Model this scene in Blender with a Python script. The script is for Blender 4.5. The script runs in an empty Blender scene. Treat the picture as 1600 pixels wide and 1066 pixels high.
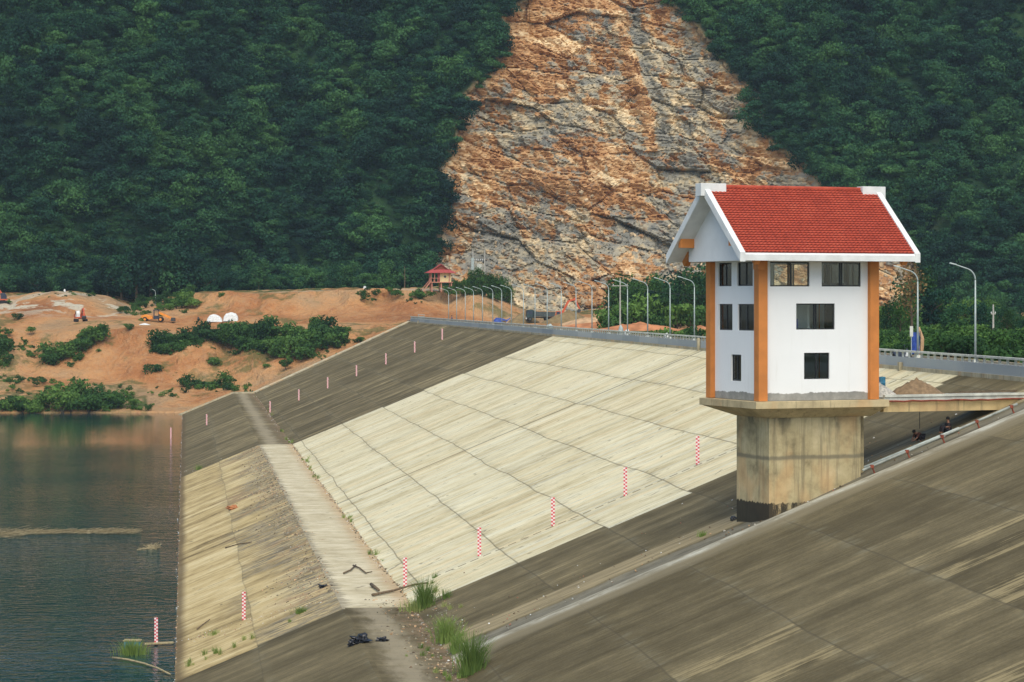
import bpy, bmesh, math, random
import numpy as np
from mathutils import Vector, Matrix

# ------------------------------------------------------------------ camera, sky, sun, exposure
SC = bpy.context.scene
COL = SC.collection
F = 4000.0                       # focal length in photo pixels (photo 1600 wide)
TH = math.atan(510 / F)          # heading of the camera against the dam axis (+Y)
CZ = 25.4                        # eye height above the water
HY = 470.0                       # horizon row of the photo
ct, st = math.cos(TH), math.sin(TH)

cam_d = bpy.data.cameras.new("camera")
cam = bpy.data.objects.new("camera", cam_d)
COL.objects.link(cam)
cam.location = (0, 0, CZ)
cam.rotation_euler = (math.radians(90), 0, -TH)
cam_d.sensor_width = 36
cam_d.lens = 36 * F / 1600
cam_d.shift_y = (HY - 533) / 1600
cam_d.clip_start = 1
cam_d.clip_end = 6000
SC.camera = cam

W = bpy.data.worlds.new("World")
SC.world = W
W.use_nodes = True
SUN_EL, SUN_AZ = math.radians(54), math.radians(182)    # azimuth clockwise from +Y
wn = W.node_tree
wn.nodes.clear()
sky = wn.nodes.new('ShaderNodeTexSky')
sky.sky_type = 'NISHITA'
sky.sun_disc = False
sky.sun_elevation = SUN_EL
sky.sun_rotation = SUN_AZ
sky.dust_density = 1.2
sky.air_density = 1.0
bg = wn.nodes.new('ShaderNodeBackground')
bg.inputs[1].default_value = 0.125
wo = wn.nodes.new('ShaderNodeOutputWorld')
wn.links.new(sky.outputs[0], bg.inputs[0])
wn.links.new(bg.outputs[0], wo.inputs[0])
sd = bpy.data.lights.new("sun", 'SUN')
sd.energy = 2.5
sd.angle = math.radians(60)
sd.color = (1.0, 0.92, 0.76)
sun = bpy.data.objects.new("sun", sd)
COL.objects.link(sun)
sdir = Vector((math.sin(SUN_AZ) * math.cos(SUN_EL), math.cos(SUN_AZ) * math.cos(SUN_EL), math.sin(SUN_EL)))
sun.rotation_euler = sdir.to_track_quat('Z', 'Y').to_euler()
sun.location = (0, 0, 300)
SC.view_settings.view_transform = 'Standard'
SC.view_settings.look = 'None'
SC.view_settings.exposure = 0.5
SC.view_settings.gamma = 1.0

# ------------------------------------------------------------------ helpers
def C(r, f, z):                       # right, forward of the camera heading, height -> world
    return Vector((r * ct + f * st, -r * st + f * ct, z))
def P(px, py, d):                     # photo position at a given distance -> world
    return C((px - 800) / F * d, d, CZ - (py - HY) / F * d)

T = 0.41
XW, XO, XI, XC = -0.72, 10.5, 15.35, 53.4      # water edge, berm outer, berm inner, crest edge
ZB, ZC = 4.6, 20.2
def dam_z(X):
    if X < XO: return ZB + (X - XO) * T
    if X < XI: return ZB
    return ZB + (X - XI) * T
def yend(X):
    return 577 + max(0, X - XI) * 0.95
def on_dam(px, py):
    lo, hi = 60.0, 700.0
    for _ in range(50):
        m = (lo + hi) / 2
        p = P(px, py, m)
        if p.z > dam_z(p.x): lo = m
        else: hi = m
    return P(px, py, lo)
def at_z(px, py, z):
    d = (CZ - z) * F / (py - HY)
    return P(px, py, d)

def tag(o, label=None, cat=None, group=None, kind=None):
    if label: o['label'] = label
    if cat: o['category'] = cat
    if group: o['group'] = group
    if kind: o['kind'] = kind
    return o
def thing(name, label, cat, loc=(0, 0, 0), rz=0, group=None):
    o = bpy.data.objects.new(name, None)
    COL.objects.link(o)
    o.location = loc
    o.rotation_euler = (0, 0, rz)
    o.empty_display_size = 0.3
    return tag(o, label, cat, group)
def copy_tree(o, parent=None):
    c = o.copy()
    COL.objects.link(c)
    if parent: c.parent = parent
    for ch in list(o.children): copy_tree(ch, c)
    return c

class MB:
    def __init__(s): s.v = []; s.f = []
    def add(s, vs, fs):
        n = len(s.v)
        s.v += [tuple(v) for v in vs]
        s.f += [tuple(i + n for i in f) for f in fs]
        return s
    def box(s, c, size, m=None):
        x, y, z = size[0] / 2, size[1] / 2, size[2] / 2
        vs = [Vector((sx * x, sy * y, sz * z)) for sx in (-1, 1) for sy in (-1, 1) for sz in (-1, 1)]
        if m is not None: vs = [m @ v for v in vs]
        vs = [v + Vector(c) for v in vs]
        return s.add(vs, [(0, 1, 3, 2), (4, 6, 7, 5), (0, 4, 5, 1), (2, 3, 7, 6), (0, 2, 6, 4), (1, 5, 7, 3)])
    def bb(s, a, b):
        return s.box([(a[i] + b[i]) / 2 for i in range(3)], [abs(b[i] - a[i]) for i in range(3)])
    def bar(s, p, q, w, h):
        p, q = Vector(p), Vector(q)
        d = q - p
        m = d.to_track_quat('X', 'Z').to_matrix()
        return s.box((p + q) / 2, (d.length, w, h), m)
    def tube(s, pts, rad, n=8, cap=True):
        pts = [Vector(p) for p in pts]
        if not isinstance(rad, (list, tuple)): rad = [rad] * len(pts)
        base = len(s.v)
        prev = None
        for i, p in enumerate(pts):
            a = pts[max(i - 1, 0)]; b = pts[min(i + 1, len(pts) - 1)]
            d = (b - a).normalized()
            if prev is None:
                u = d.orthogonal().normalized()
            else:
                u = (prev - d * prev.dot(d)).normalized()
            prev = u
            w = d.cross(u)
            for k in range(n):
                t = 2 * math.pi * k / n
                s.v.append(tuple(p + (u * math.cos(t) + w * math.sin(t)) * rad[i]))
        for i in range(len(pts) - 1):
            for k in range(n):
                a = base + i * n + k; b = base + i * n + (k + 1) % n
                s.f.append((a, b, b + n, a + n))
        if cap:
            s.f.append(tuple(base + k for k in reversed(range(n))))
            s.f.append(tuple(base + (len(pts) - 1) * n + k for k in range(n)))
        return s
    def prism(s, poly, a, b, axis='y'):          # 2-D outline extruded along an axis
        def mk(u, v, t):
            return {'y': (u, t, v), 'x': (t, u, v), 'z': (u, v, t)}[axis]
        n = len(poly)
        vs = [mk(u, v, a) for u, v in poly] + [mk(u, v, b) for u, v in poly]
        fs = [tuple(range(n)), tuple(reversed(range(n, 2 * n)))]
        fs += [(i, (i + 1) % n, (i + 1) % n + n, i + n) for i in range(n)]
        return s.add(vs, fs)
    def lathe(s, prof, n=16, c=(0, 0, 0), axis='z'):
        base = len(s.v)
        for r, h in prof:
            for k in range(n):
                t = 2 * math.pi * k / n
                x, y = r * math.cos(t), r * math.sin(t)
                if axis == 'z': q = (x, y, h)
                elif axis == 'y': q = (x, h, y)
                else: q = (h, x, y)
                s.v.append((q[0] + c[0], q[1] + c[1], q[2] + c[2]))
        for i in range(len(prof) - 1):
            for k in range(n):
                a = base + i * n + k; b = base + i * n + (k + 1) % n
                s.f.append((a, b, b + n, a + n))
        s.f.append(tuple(base + k for k in range(n)))
        s.f.append(tuple(base + (len(prof) - 1) * n + k for k in range(n)))
        return s
    def build(s, name, mat, parent=None, smooth=False, bevel=0, loc=None):
        me = bpy.data.meshes.new(name)
        me.from_pydata(s.v, [], s.f)
        bm = bmesh.new(); bm.from_mesh(me)
        bmesh.ops.recalc_face_normals(bm, faces=bm.faces)
        bm.to_mesh(me); bm.free()
        me.materials.append(mat)
        if smooth:
            for p in me.polygons: p.use_smooth = True
        o = bpy.data.objects.new(name, me)
        COL.objects.link(o)
        if parent: o.parent = parent
        if loc is not None: o.location = loc
        if bevel:
            b = o.modifiers.new('bevel', 'BEVEL'); b.width = bevel; b.segments = 2; b.limit_method = 'ANGLE'
        return o

def np_mesh(name, V, Q, mat, smooth=True, attrs=None):
    me = bpy.data.meshes.new(name)
    V = np.asarray(V, dtype=np.float32); Q = np.asarray(Q, dtype=np.int32)
    me.vertices.add(len(V)); me.vertices.foreach_set('co', V.ravel())
    k = Q.shape[1]
    me.loops.add(Q.size); me.loops.foreach_set('vertex_index', Q.ravel())
    me.polygons.add(len(Q))
    me.polygons.foreach_set('loop_start', np.arange(0, Q.size, k, dtype=np.int32))
    me.polygons.foreach_set('loop_total', np.full(len(Q), k, dtype=np.int32))
    me.polygons.foreach_set('use_smooth', np.full(len(Q), smooth, dtype=bool))
    me.update(calc_edges=True)
    if attrs:
        for nm, arr in attrs.items():
            a = me.attributes.new(nm, 'FLOAT', 'POINT')
            a.data.foreach_set('value', np.asarray(arr, dtype=np.float32).ravel())
    me.materials.append(mat)
    return me
def grid_faces(nr, nc):
    i, j = np.meshgrid(np.arange(nr - 1), np.arange(nc - 1), indexing='ij')
    a = (i * nc + j).ravel()
    return np.stack([a, a + 1, a + nc + 1, a + nc], 1)
def link(name, me, parent=None):
    o = bpy.data.objects.new(name, me)
    COL.objects.link(o)
    if parent: o.parent = parent
    return o

# numpy noise
def _h(ix, iy, s):
    n = (ix.astype(np.int64) * 374761393 + iy.astype(np.int64) * 668265263 + s * 1442695041) & 0x7fffffff
    n = ((n ^ (n >> 13)) * 1274126177) & 0x7fffffff
    n = ((n ^ (n >> 16)) * 374761393) & 0x7fffffff
    return ((n ^ (n >> 15)) & 0xfffff) / float(0xfffff)
def vnoise(x, y, s=0):
    ix, iy = np.floor(x), np.floor(y)
    fx, fy = x - ix, y - iy
    fx = fx * fx * (3 - 2 * fx); fy = fy * fy * (3 - 2 * fy)
    a, b = _h(ix, iy, s), _h(ix + 1, iy, s)
    c, d = _h(ix, iy + 1, s), _h(ix + 1, iy + 1, s)
    return (a + (b - a) * fx) * (1 - fy) + (c + (d - c) * fx) * fy
def fbm(x, y, s=0, o=4):
    t = 0; a = 0.5
    for k in range(o):
        t = t + a * (vnoise(x * 2 ** k, y * 2 ** k, s + k * 17) - 0.5) * 2
        a *= 0.5
    return t
def vor(x, y, s):                       # jittered-lattice cells: id values, local offset, border distance
    ix, iy = np.floor(x), np.floor(y)
    d1 = np.full(x.shape, 9.0); d2 = np.full(x.shape, 9.0)
    cid = np.zeros(x.shape); cx = np.zeros(x.shape); cy = np.zeros(x.shape); c2 = np.zeros(x.shape); c3 = np.zeros(x.shape)
    for a in (-1, 0, 1):
        for b in (-1, 0, 1):
            jx, jy = ix + a, iy + b
            qx = jx + 0.1 + 0.8 * _h(jx, jy, s); qy = jy + 0.1 + 0.8 * _h(jx, jy, s + 5)
            d = np.hypot(x - qx, y - qy)
            n = d < d1
            d2 = np.where(n, d1, np.minimum(d2, d))
            d1 = np.where(n, d, d1)
            cid = np.where(n, _h(jx, jy, s + 9), cid)
            c2 = np.where(n, _h(jx, jy, s + 11), c2); c3 = np.where(n, _h(jx, jy, s + 13), c3)
            cx = np.where(n, x - qx, cx); cy = np.where(n, y - qy, cy)
    return cid, c2, c3, cx, cy, d2 - d1

# ------------------------------------------------------------------ materials
class N:
    def __init__(s, name):
        s.m = bpy.data.materials.new(name); s.m.use_nodes = True
        s.t = s.m.node_tree
        s.b = s.t.nodes['Principled BSDF']
        s._tc = None
    def new(s, k, **kw):
        n = s.t.nodes.new(k)
        for a, b in kw.items(): setattr(n, a, b)
        return n
    def put(s, sock, v):
        if isinstance(v, bpy.types.NodeSocket): s.t.links.new(v, sock)
        elif isinstance(v, (tuple, list)) and len(v) == 3 and sock.type == 'RGBA': sock.default_value = (*v, 1)
        else: sock.default_value = v
    def tc(s, o='Object'):
        if s._tc is None: s._tc = s.new('ShaderNodeTexCoord')
        return s._tc.outputs[o]
    def map(s, scale=(1, 1, 1), loc=(0, 0, 0), rot=(0, 0, 0), src=None):
        n = s.new('ShaderNodeMapping')
        s.put(n.inputs['Vector'], src or s.tc())
        n.inputs['Location'].default_value = loc
        n.inputs['Rotation'].default_value = rot
        n.inputs['Scale'].default_value = scale
        return n.outputs[0]
    def noise(s, scale=1, vec=None, detail=4, rough=0.55, dist=0, out=0):
        n = s.new('ShaderNodeTexNoise')
        s.put(n.inputs['Vector'], vec or s.tc())
        n.inputs['Scale'].default_value = scale; n.inputs['Detail'].default_value = detail
        n.inputs['Roughness'].default_value = rough; n.inputs['Distortion'].default_value = dist
        return n.outputs[out]
    def math(s, op, a, b=0.0, c=0.0, clamp=False):
        n = s.new('ShaderNodeMath', operation=op, use_clamp=clamp)
        s.put(n.inputs[0], a); s.put(n.inputs[1], b); s.put(n.inputs[2], c)
        return n.outputs[0]
    def step(s, v, a, b):               # smooth 0..1 from a to b
        n = s.new('ShaderNodeMapRange'); n.interpolation_type = 'SMOOTHSTEP'
        s.put(n.inputs['Value'], v); s.put(n.inputs['From Min'], a); s.put(n.inputs['From Max'], b)
        return n.outputs[0]
    def lin(s, v, a, b, c=0.0, d=1.0):
        n = s.new('ShaderNodeMapRange')
        s.put(n.inputs['Value'], v); s.put(n.inputs['From Min'], a); s.put(n.inputs['From Max'], b)
        s.put(n.inputs['To Min'], c); s.put(n.inputs['To Max'], d)
        return n.outputs[0]
    def mix(s, f, a, b, mode='MIX'):
        n = s.new('ShaderNodeMix', data_type='RGBA', blend_type=mode)
        s.put(n.inputs[0], f); s.put(n.inputs[6], a); s.put(n.inputs[7], b)
        return n.outputs[2]
    def ramp(s, v, stops, interp='LINEAR'):
        n = s.new('ShaderNodeValToRGB'); s.put(n.inputs[0], v)
        e = n.color_ramp.elements
        n.color_ramp.interpolation = interp
        while len(e) < len(stops): e.new(0.5)
        for k, (p, c) in enumerate(stops):
            e[k].position = p; e[k].color = (*c, 1)
        return n.outputs[0]
    def xyz(s, vec=None):
        n = s.new('ShaderNodeSeparateXYZ'); s.put(n.inputs[0], vec or s.tc()); return n.outputs
    def comb(s, x, y, z=0.0):
        n = s.new('ShaderNodeCombineXYZ'); s.put(n.inputs[0], x); s.put(n.inputs[1], y); s.put(n.inputs[2], z); return n.outputs[0]
    def white(s, vec):
        n = s.new('ShaderNodeTexWhiteNoise', noise_dimensions='3D'); s.put(n.inputs['Vector'], vec); return n.outputs['Value']
    def attr(s, name):
        n = s.new('ShaderNodeAttribute', attribute_name=name); return n.outputs['Fac']
    def rnd(s):
        n = s.new('ShaderNodeObjectInfo'); return n.outputs['Random']
    def bump(s, h, strength=0.3, dist=0.1):
        n = s.new('ShaderNodeBump'); s.put(n.inputs['Height'], h)
        n.inputs['Strength'].default_value = strength; n.inputs['Distance'].default_value = dist
        s.t.links.new(n.outputs[0], s.b.inputs['Normal'])
    def fin(s, col, rough=0.8, metal=0.0, spec=0.3):
        s.put(s.b.inputs['Base Color'], col); s.put(s.b.inputs['Roughness'], rough)
        s.b.inputs['Metallic'].default_value = metal; s.b.inputs['Specular IOR Level'].default_value = spec
        return s.m

def simple(name, col, rough=0.7, var=0.25, scale=3.0, metal=0.0, spec=0.3, bump=0.1):
    n = N(name)
    v = n.noise(scale, detail=5)
    lo = tuple(c * (1 - var) for c in col); hi = tuple(min(1, c * (1 + var)) for c in col)
    c = n.mix(n.step(v, 0.3, 0.7), lo, hi)
    if bump: n.bump(v, bump, 0.02)
    return n.fin(c, rough, metal, spec)

M = {}
M['white_paint'] = simple('white_paint', (0.74, 0.76, 0.75), 0.7, 0.04, 0.8)
M['white_slab'] = simple('white_slab', (0.68, 0.70, 0.68), 0.7, 0.09, 1.2)
M['orange_paint'] = simple('orange_paint', (0.56, 0.205, 0.05), 0.65, 0.10, 1.0)
M['black_frame'] = simple('black_frame', (0.02, 0.022, 0.024), 0.4, 0.2)
M['grey_plaster'] = simple('grey_plaster', (0.30, 0.29, 0.25), 0.9, 0.25, 2.0)
M['interior'] = simple('interior', (0.86, 0.88, 0.84), 0.9, 0.1, 1.0)
M['rail_steel'] = simple('rail_steel', (0.27, 0.29, 0.26), 0.7, 0.25, 2.0)
M['galv'] = simple('galvanised', (0.36, 0.42, 0.40), 0.5, 0.15, 2.0, 0.2)
M['red_paint'] = simple('red_paint', (0.45, 0.07, 0.03), 0.5, 0.2)
M['machine_red'] = simple('machine_red', (0.52, 0.10, 0.04), 0.5, 0.2)
M['machine_orange'] = simple('machine_orange', (0.75, 0.27, 0.04), 0.5, 0.15)
M['dark_cab'] = simple('dark_cab', (0.035, 0.045, 0.07), 0.4, 0.3)
M['truck_green'] = simple('truck_green', (0.03, 0.055, 0.06), 0.45, 0.3)
M['truck_bed'] = simple('truck_bed', (0.06, 0.075, 0.075), 0.6, 0.3)
M['rubber'] = simple('rubber', (0.02, 0.02, 0.02), 0.85, 0.2)
M['tarp_blue'] = simple('tarp_blue', (0.03, 0.07, 0.30), 0.5, 0.25)
M['tarp_white'] = simple('tarp_white', (0.62, 0.64, 0.62), 0.6, 0.15)
M['drum_blue'] = simple('drum_blue', (0.05, 0.20, 0.30), 0.45, 0.35, 3.0)
M['sand'] = simple('sand', (0.22, 0.15, 0.085), 0.95, 0.25, 4.0)
M['olive_sand'] = simple('olive_sand', (0.20, 0.145, 0.07), 0.95, 0.2, 1.0)
M['pale_gravel'] = simple('pale_gravel', (0.50, 0.47, 0.40), 0.95, 0.3, 8.0)
M['orange_earth'] = simple('orange_earth', (0.40, 0.17, 0.075), 0.95, 0.3, 0.5)
M['tan_earth'] = simple('tan_earth', (0.45, 0.29, 0.16), 0.95, 0.25, 0.7)
M['brick'] = simple('brick', (0.30, 0.14, 0.09), 0.9, 0.3, 6.0)
M['black_bag'] = simple('black_bag', (0.012, 0.013, 0.016), 0.35, 0.2, 5, spec=0.5)
M['wood_grey'] = simple('wood_grey', (0.13, 0.095, 0.06), 0.9, 0.35, 5)
M['reed'] = simple('reed', (0.33, 0.27, 0.15), 0.9, 0.3, 5)
M['skin'] = simple('skin', (0.26, 0.13, 0.08), 0.6, 0.1)
M['cloth_dark'] = simple('cloth_dark', (0.02, 0.018, 0.022), 0.9, 0.2)
M['cloth_brown'] = simple('cloth_brown', (0.09, 0.035, 0.025), 0.9, 0.2)
M['cloth_blue'] = simple('cloth_blue', (0.05, 0.08, 0.22), 0.9, 0.2)
M['hair'] = simple('hair', (0.012, 0.01, 0.01), 0.6, 0.2)
M['pole_concrete'] = simple('pole_concrete', (0.40, 0.39, 0.34), 0.9, 0.15)
M['dark_metal'] = simple('dark_metal', (0.06, 0.065, 0.065), 0.5, 0.2, metal=0.3)
M['pagoda_red'] = simple('pagoda_red', (0.32, 0.06, 0.055), 0.7, 0.2)
M['pagoda_pink'] = simple('pagoda_pink', (0.50, 0.22, 0.15), 0.8, 0.1)
M['pagoda_yellow'] = simple('pagoda_yellow', (0.72, 0.58, 0.30), 0.8, 0.08)
M['asphalt'] = simple('asphalt', (0.16, 0.155, 0.14), 0.95, 0.2, 1.0)
M['bark'] = simple('bark', (0.10, 0.075, 0.05), 0.95, 0.3, 4)
M['rust_red'] = simple('rust_red', (0.22, 0.055, 0.03), 0.8, 0.3, 4)

def glass():
    n = N('window_glass')
    t = n.t
    tr = n.new('ShaderNodeBsdfTransparent'); tr.inputs[0].default_value = (0.90, 0.93, 0.92, 1)
    gl = n.new('ShaderNodeBsdfGlossy'); gl.inputs['Roughness'].default_value = 0.02
    gl.inputs['Color'].default_value = (0.9, 0.95, 0.95, 1)
    fr = n.new('ShaderNodeFresnel'); fr.inputs[0].default_value = 1.5
    mx = n.new('ShaderNodeMixShader')
    t.links.new(fr.outputs[0], mx.inputs[0]); t.links.new(tr.outputs[0], mx.inputs[1]); t.links.new(gl.outputs[0], mx.inputs[2])
    t.links.new(mx.outputs[0], t.nodes['Material Output'].inputs[0])
    return n.m
M['glass'] = glass()

def foliage(name, dark, mid, light):
    n = N(name)
    r = n.rnd()
    pos = n.new('ShaderNodeNewGeometry').outputs['Position']
    a = n.noise(0.9, vec=pos, detail=3)
    k = n.math('ADD', n.math('MULTIPLY', a, 0.55), n.math('MULTIPLY', r, 0.55))
    big = n.noise(0.035, vec=pos, detail=2)
    k = n.math('ADD', k, n.math('MULTIPLY', n.math('SUBTRACT', big, 0.5), 1.1))
    c = n.ramp(k, [(0.25, dark), (0.55, mid), (0.9, light)])
    m = n.fin(c, 0.75, 0, 0.15)
    t = n.t
    tr = n.new('ShaderNodeBsdfTranslucent'); t.links.new(c, tr.inputs[0])
    mx = n.new('ShaderNodeMixShader'); mx.inputs[0].default_value = 0.25
    t.links.new(n.b.outputs[0], mx.inputs[1]); t.links.new(tr.outputs[0], mx.inputs[2])
    t.links.new(mx.outputs[0], t.nodes['Material Output'].inputs[0])
    return m
M['leaf_forest'] = foliage('leaf_forest', (0.008, 0.033, 0.024), (0.019, 0.073, 0.035), (0.062, 0.155, 0.045))
M['leaf_bush'] = foliage('leaf_bush', (0.022, 0.062, 0.018), (0.052, 0.125, 0.028), (0.12, 0.22, 0.045))
M['leaf_dry'] = foliage('leaf_dry', (0.10, 0.08, 0.03), (0.22, 0.15, 0.06), (0.30, 0.22, 0.09))
M['grass'] = foliage('grass_blade', (0.10, 0.17, 0.04), (0.20, 0.29, 0.07), (0.36, 0.40, 0.14))

def dam_mat(name, berm=0, low=0):
    """poured concrete: 5.9 m rows up the slope cut into narrow cast strips; newer cream pours
    between Y=172 and Y=370, older olive-brown ones on both sides"""
    n = N(name)
    x, y, z = n.xyz()
    wn_ = n.noise(0.06, detail=2)
    wob = n.math('MULTIPLY', n.math('SUBTRACT', wn_, 0.5), 0.8)
    xr = n.math('DIVIDE', n.math('SUBTRACT', n.math('ADD', x, wob), 16.6), 5.9)
    row = n.math('FLOOR', xr)
    jit = n.math('MULTIPLY', n.white(n.comb(row, 3.0)), 2.4)
    yy = n.math('ADD', y, jit)
    def strip(w, seed):
        return n.white(n.comb(row, n.math('FLOOR', n.math('DIVIDE', n.math('ADD', y, n.math('MULTIPLY', n.white(n.comb(row, seed)), w)), w)), seed))
    p11, p4, p1, p05 = strip(11.0, 1.0), strip(3.6, 2.0), strip(1.15, 5.0), strip(0.42, 6.0)
    s1 = n.noise(1.0, vec=n.map((0.07, 0.40, 0.0)), detail=5, rough=0.6)
    s2 = n.noise(1.0, vec=n.map((0.16, 1.9, 0.0), loc=(3, 9, 0)), detail=6, rough=0.75)
    s3 = n.noise(0.35, detail=7, rough=0.68)
    s4 = n.noise(1.0, vec=n.map((0.5, 0.8, 0.0), loc=(13, 9, 0)), detail=6, rough=0.7)
    def acc(*t):
        v = 0.5
        for val, w in t: v = n.math('ADD', v, n.math('MULTIPLY', n.math('SUBTRACT', val, 0.5), w))
        return v
    sv = acc((s1, 0.30), (s2, 0.24), (p11, 0.06), (p4, 0.08), (p1, 0.06), (p05, 0.05), (s4, 0.22), (s3, 0.38))
    dv = acc((s1, 0.55), (s2, 0.30), (p11, 0.05), (p4, 0.09), (p1, 0.04), (s3, 0.35), (s4, 0.15))
    s5 = n.noise(1.0, vec=n.map((0.11, 3.4, 0.0), loc=(1, 5, 0)), detail=5, rough=0.8)
    gn = n.noise(6.0, detail=3, rough=0.7)
    nv = acc((s1, 0.28), (s5, 0.30), (s2, 0.12), (p11, 0.07), (p4, 0.05), (p1, 0.03), (s3, 0.28), (gn, 0.16))
    nv = n.math('SUBTRACT', nv, 0.025)
    nearf = n.math('SUBTRACT', 1.0, n.step(y, 150.0, 185.0))
    dv = n.math('ADD', n.math('MULTIPLY', dv, n.math('SUBTRACT', 1.0, nearf)), n.math('MULTIPLY', nv, nearf))
    dark = n.ramp(dv, [(0.36, (0.066, 0.053, 0.025)), (0.45, (0.101, 0.082, 0.041)), (0.53, (0.143, 0.117, 0.061)), (0.61, (0.222, 0.181, 0.095)), (0.70, (0.38, 0.31, 0.16))])
    if low:
        br = n.ramp(sv, [(0.34, (0.13, 0.095, 0.045)), (0.43, (0.31, 0.235, 0.105)), (0.51, (0.47, 0.365, 0.175)), (0.62, (0.60, 0.50, 0.28))])
        lim = n.math('ADD', 3.6, n.math('MULTIPLY', p11, 4.5))
        rag = n.noise(1.0, vec=n.map((0.35, 1.3, 1)), detail=6, rough=0.75)
        grime = n.math('MULTIPLY', n.step(n.math('ADD', x, n.math('MULTIPLY', rag, 3.0)), lim, n.math('ADD', lim, 4.0)), n.step(rag, 0.40, 0.56))
        gr_c = n.ramp(s4, [(0.36, (0.075, 0.07, 0.052)), (0.52, (0.20, 0.175, 0.12)), (0.66, (0.38, 0.32, 0.21))])
        gr_c = n.mix(n.math('MULTIPLY', n.step(n.noise(0.2, vec=n.map((1, 1, 1), loc=(5, 1, 0)), detail=4), 0.5, 0.62), 0.55), gr_c, (0.34, 0.20, 0.10))
        br = n.mix(n.math('MULTIPLY', grime, 0.92), br, gr_c)
    elif berm:
        br = n.ramp(acc((s2, 0.30), (s1, 0.15), (p1, 0.03), (s4, 0.45), (s3, 0.5)), [(0.33, (0.30, 0.25, 0.15)), (0.47, (0.50, 0.44, 0.285)), (0.62, (0.66, 0.60, 0.43))])
        rag = n.noise(1.0, vec=n.map((0.5, 1.6, 1)), detail=6, rough=0.75)
        sp = n.math('SUBTRACT', 1.0, n.step(n.math('ADD', x, n.math('MULTIPLY', n.math('SUBTRACT', rag, 0.5), 4.0)), 10.7, 11.2))
        br = n.mix(n.math('MULTIPLY', sp, 0.8), br, n.ramp(s4, [(0.32, (0.11, 0.10, 0.075)), (0.6, (0.30, 0.26, 0.175))]))
        ru = n.step(n.math('ADD', x, n.math('MULTIPLY', n.math('SUBTRACT', rag, 0.5), 3.0)), 13.9, 15.2)
        br = n.mix(n.math('MULTIPLY', ru, 0.55), br, (0.48, 0.31, 0.15))
    else:
        br = n.ramp(sv, [(0.32, (0.32, 0.265, 0.14)), (0.41, (0.48, 0.415, 0.245)), (0.50, (0.59, 0.53, 0.335)), (0.64, (0.70, 0.65, 0.45))])
        hue = n.white(n.comb(row, n.math('FLOOR', n.math('DIVIDE', y, 0.8)), 8.0))
        br = n.mix(n.math('MULTIPLY', n.step(hue, 0.62, 0.95), 0.30), br, (0.60, 0.62, 0.52))
        br = n.mix(n.math('MULTIPLY', n.math('SUBTRACT', 1.0, n.step(hue, 0.05, 0.30)), 0.30), br, (0.72, 0.57, 0.33))
    mask = n.math('MULTIPLY', n.math('GREATER_THAN', yy, 173.6), n.math('LESS_THAN', yy, 372.0))
    col = n.mix(mask, dark, br)
    # paler strips in the older concrete nearest the camera
    pick = n.math('MULTIPLY', n.math('LESS_THAN', y, 120.0), n.math('GREATER_THAN', strip(2.4, 7.0), 0.74))
    pick = n.math('MULTIPLY', pick, n.step(acc((s3, 0.5), (s5, 0.7), (p05, 0.1)), 0.46, 0.56))
    col = n.mix(n.math('MULTIPLY', pick, 0.6), col, (0.37, 0.30, 0.155))
    # joints
    fx = n.math('ABSOLUTE', n.math('SUBTRACT', n.math('FRACT', xr), 0.5))
    jx = n.step(fx, 0.486, 0.497)
    fy = n.math('ABSOLUTE', n.math('SUBTRACT', n.math('FRACT', n.math('DIVIDE', yy, 11.0)), 0.5))
    jy = n.math('MULTIPLY', n.step(fy, 0.492, 0.498), n.step(s3, 0.35, 0.5))
    fz = n.math('ABSOLUTE', n.math('SUBTRACT', n.math('FRACT', n.math('DIVIDE', yy, 1.15)), 0.5))
    jz = n.math('MULTIPLY', n.step(fz, 0.44, 0.485), n.step(s4, 0.50, 0.60))
    if not berm:
        sm = n.math('MULTIPLY', n.step(fx, 0.36, 0.5), n.step(n.noise(1.0, vec=n.map((0.25, 0.9, 0.0), loc=(9, 2, 0)), detail=5, rough=0.7), 0.47, 0.66))
        col = n.mix(n.math('MULTIPLY', sm, 0.65), col, (0.20, 0.185, 0.12))
        j = n.math('MAXIMUM', n.math('MULTIPLY', jx, 0.6 if not low else 0.3), n.math('MAXIMUM', n.math('MULTIPLY', jy, 0.5), n.math('MULTIPLY', jz, n.lin(nearf, 0, 1, 0.45, 0.1))))
        if not low:
            dsh = n.math('MULTIPLY', n.math('SUBTRACT', 1.0, n.step(n.math('ABSOLUTE', n.math('SUBTRACT', y, 183.0)), 0.10, 0.22)), n.math('GREATER_THAN', n.math('FRACT', n.math('MULTIPLY', x, 1.1)), 0.35))
            ln = n.math('SUBTRACT', 1.0, n.step(n.math('ABSOLUTE', n.math('SUBTRACT', y, 262.0)), 0.15, 0.55))
            j = n.math('MAXIMUM', j, n.math('MAXIMUM', n.math('MULTIPLY', dsh, 0.85), n.math('MULTIPLY', ln, 0.75)))
    else:
        j = n.math('MULTIPLY', jy, 0.5)
        wb2 = n.math('MULTIPLY', n.math('SUBTRACT', n.noise(0.9, vec=n.map((1, .35, 1)), detail=6, rough=0.7), 0.5), 3.4)
        tr = n.math('ABSOLUTE', n.math('SUBTRACT', n.math('ADD', n.math('ADD', x, wob), wb2), 12.5))
        path = n.math('SUBTRACT', 1.0, n.step(tr, 0.1, 1.7))
        col = n.mix(n.math('MULTIPLY', path, n.lin(mask, 0, 1, 0.55, 0.15)), col, (0.38, 0.33, 0.225))
        dirt = n.math('MULTIPLY', n.step(n.math('ADD', x, wb2), 13.2, 15.0), n.step(n.noise(0.7, detail=7, rough=0.75), 0.40, 0.60))
        col = n.mix(n.math('MULTIPLY', dirt, n.lin(mask, 0, 1, 0.75, 0.3)), col, (0.22, 0.15, 0.09))
    cr = n.new('ShaderNodeTexVoronoi', feature='DISTANCE_TO_EDGE')
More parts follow.
